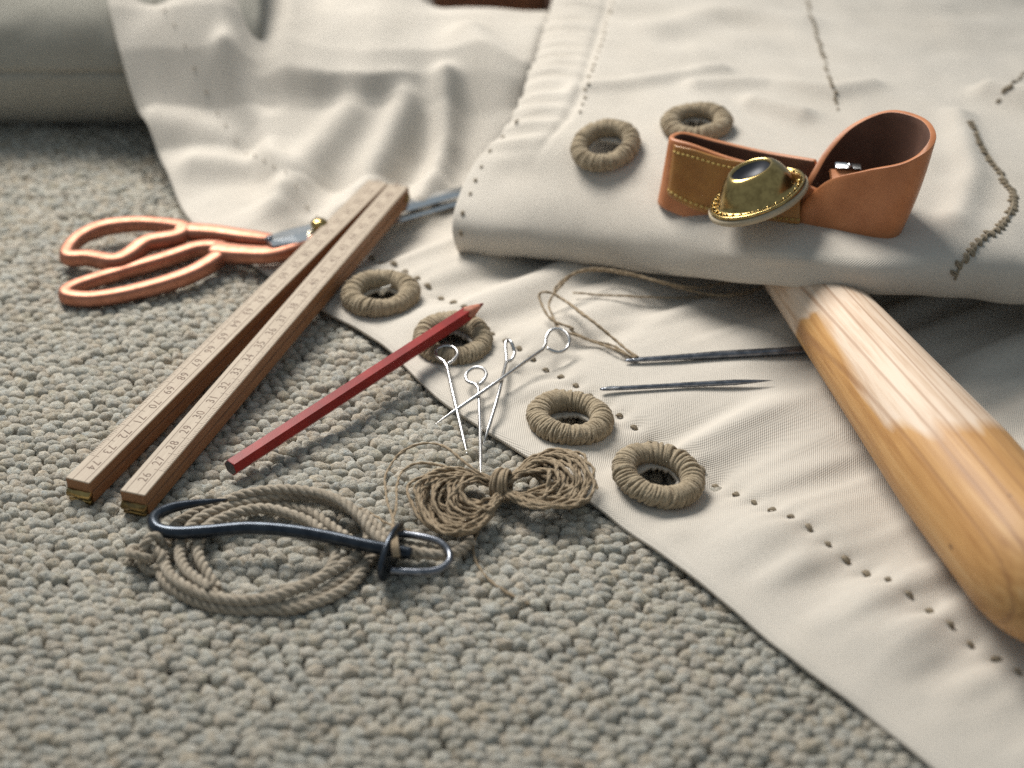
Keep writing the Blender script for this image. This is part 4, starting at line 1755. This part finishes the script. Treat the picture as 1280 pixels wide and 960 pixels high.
# ------------------------------------------------------------------ hank of twine
def build_hank():
    root = thing('twine_hank', at(630, 640, 0), 'figure eight hank of thin brown twine tied round its middle, beside the hem', 'twine')
    g = np.random.default_rng(77)
    C = np.array([627, 610.0])
    left = np.array([(627, 610), (585, 590), (545, 588), (520, 608), (522, 640), (548, 664), (585, 668), (612, 645), (627, 612)], float)
    right = np.array([(630, 608), (652, 588), (690, 565), (724, 566), (742, 588), (742, 612), (718, 634), (675, 634), (642, 622), (630, 610)], float)
    for nm, base, cnt, smin in (('left', left, 34, .40), ('right', right, 30, .42)):
        m = MB()
        for k in range(cnt):
            f = 1 - (1 - smin) * (k / cnt) ** 1.2
            Q = (base - C) * np.array([f * g.uniform(.94, 1.02), f * g.uniform(.85, 1.04)]) + C
            n = len(Q)
            Q = Q + g.normal(0, 4.2, Q.shape) * np.sin(np.linspace(0, math.pi, n))[:, None]
            # outer strands low and high, inner ones fill the middle
            hz = 0.15 + 0.95 * g.random() * np.linspace(1, 1, n)
            env = np.sin(np.linspace(0, math.pi, n))
            top = np.array([(b[1] < C[1]) for b in base])
            zz = 0.75 * (1 - env) + env * hz + 0.2 * env * top
            P = np.array([at(q[0], q[1] , z) for q, z in zip(Q, zz)])
            P = catmull(P, 90)
            P = P + 0.09 * np.stack([vnoise(np.arange(90) / 9.0, k * 1.7, 3 + c) for c in range(3)], 1)
            P[:, 2] = np.maximum(P[:, 2], .07)
            m.ply(P, .068 * g.uniform(.8, 1.2))
            m.fuzz(P, .06, 34, .4, .0055, 1000 + k)
        if nm == 'right':       # slack kinked ends inside the loop
            for k in range(4):
                P = catmull(np.array([at(660 + 9 * k, 620 + g.normal(0, 3), .7), at(690 + 4 * k, 604 + 4 * k, 1.0), at(708 + 3 * k, 606 + g.normal(0, 3), 1.05), at(706, 620 + 2 * k, .9), at(692 - 3 * k, 630, .7)]), 60)
                m.tube(P, .055, 6)
        child('loop', m, M['twine'], root)
    m = MB()
    c = at(628, 607, .78)
    for k in range(6):
        a = np.linspace(0, 2 * math.pi, 26, endpoint=False)
        ax = Vector((1, -.45 + .05 * k, .1)).normalized()
        y = Vector((0, 0, 1)); y = (y - y.dot(ax) * ax).normalized(); x = y.cross(ax)
        rr = .56 + .03 * math.sin(k * 2)
        o = c + np.array(ax) * (-.22 + .085 * k) + g.normal(0, .02, 3)
        P = o + rr * .95 * np.cos(a)[:, None] * np.array(x) + rr * np.sin(a)[:, None] * np.array(y)
        m.tube(P, .06, 6, True)
    child('binding', m, M['twine'], root)
    # loose ends
    m = MB()
    ends = [
        [(612, 600, 1.0), (590, 585, 1.2), (570, 568, 1.2), (548, 556, 1.1), (524, 555, 1.0), (500, 566, .9), (485, 588, .9), (481, 610, 1.0), (486, 632, 1.2), (491, 648, 1.45), (493, 670, 1.5), (494, 694, 1.1)],
        [(608, 598, 1.0), (580, 590, 1.0), (550, 582, .9), (522, 580, .8), (503, 588, .8), (497, 604, .9), (496, 624, 1.1), (493, 645, 1.4), (489, 668, 1.5), (491, 690, 1.1)],
        [(612, 640, .5), (596, 670, .2), (592, 690, .12), (602, 712, .1), (620, 732, .1), (646, 748, .1), (662, 756, .08)],
        [(442, 634, .6), (462, 640, .6), (480, 652, .7), (505, 662, .9), (520, 666, .9)],
    ]
    for k, pp in enumerate(ends):
        P = catmull(px_path(pp), 90)
        P = P + 0.03 * np.stack([vnoise(np.arange(90) / 8.0, k + 9, 3 + c) for c in range(3)], 1)
        m.ply(P, .052)
        m.fuzz(P, .045, 30, .3, .005, 70 + k)
    for k in range(3):      # turns of twine over the hook's end plate
        P = catmull(np.array([at(489 + 2.5 * k, 664, 1.25), at(491 + 2.5 * k, 680, 1.52), at(493 + 2.5 * k, 696, 1.25)]), 14)
        m.tube(P, .07, 6)
    child('loose_end', m, M['twine'], root)


build_hank()
for o in bpy.data.objects:
    if '_w' in o.keys():
        del o['_w']
print('loops', NLOOPS, 'tris', sum(len(o.data.loop_triangles) if False else sum(len(p.vertices) - 2 for p in o.data.polygons) for o in bpy.data.objects if o.type == 'MESH' and len(o.data.polygons) < 50000))
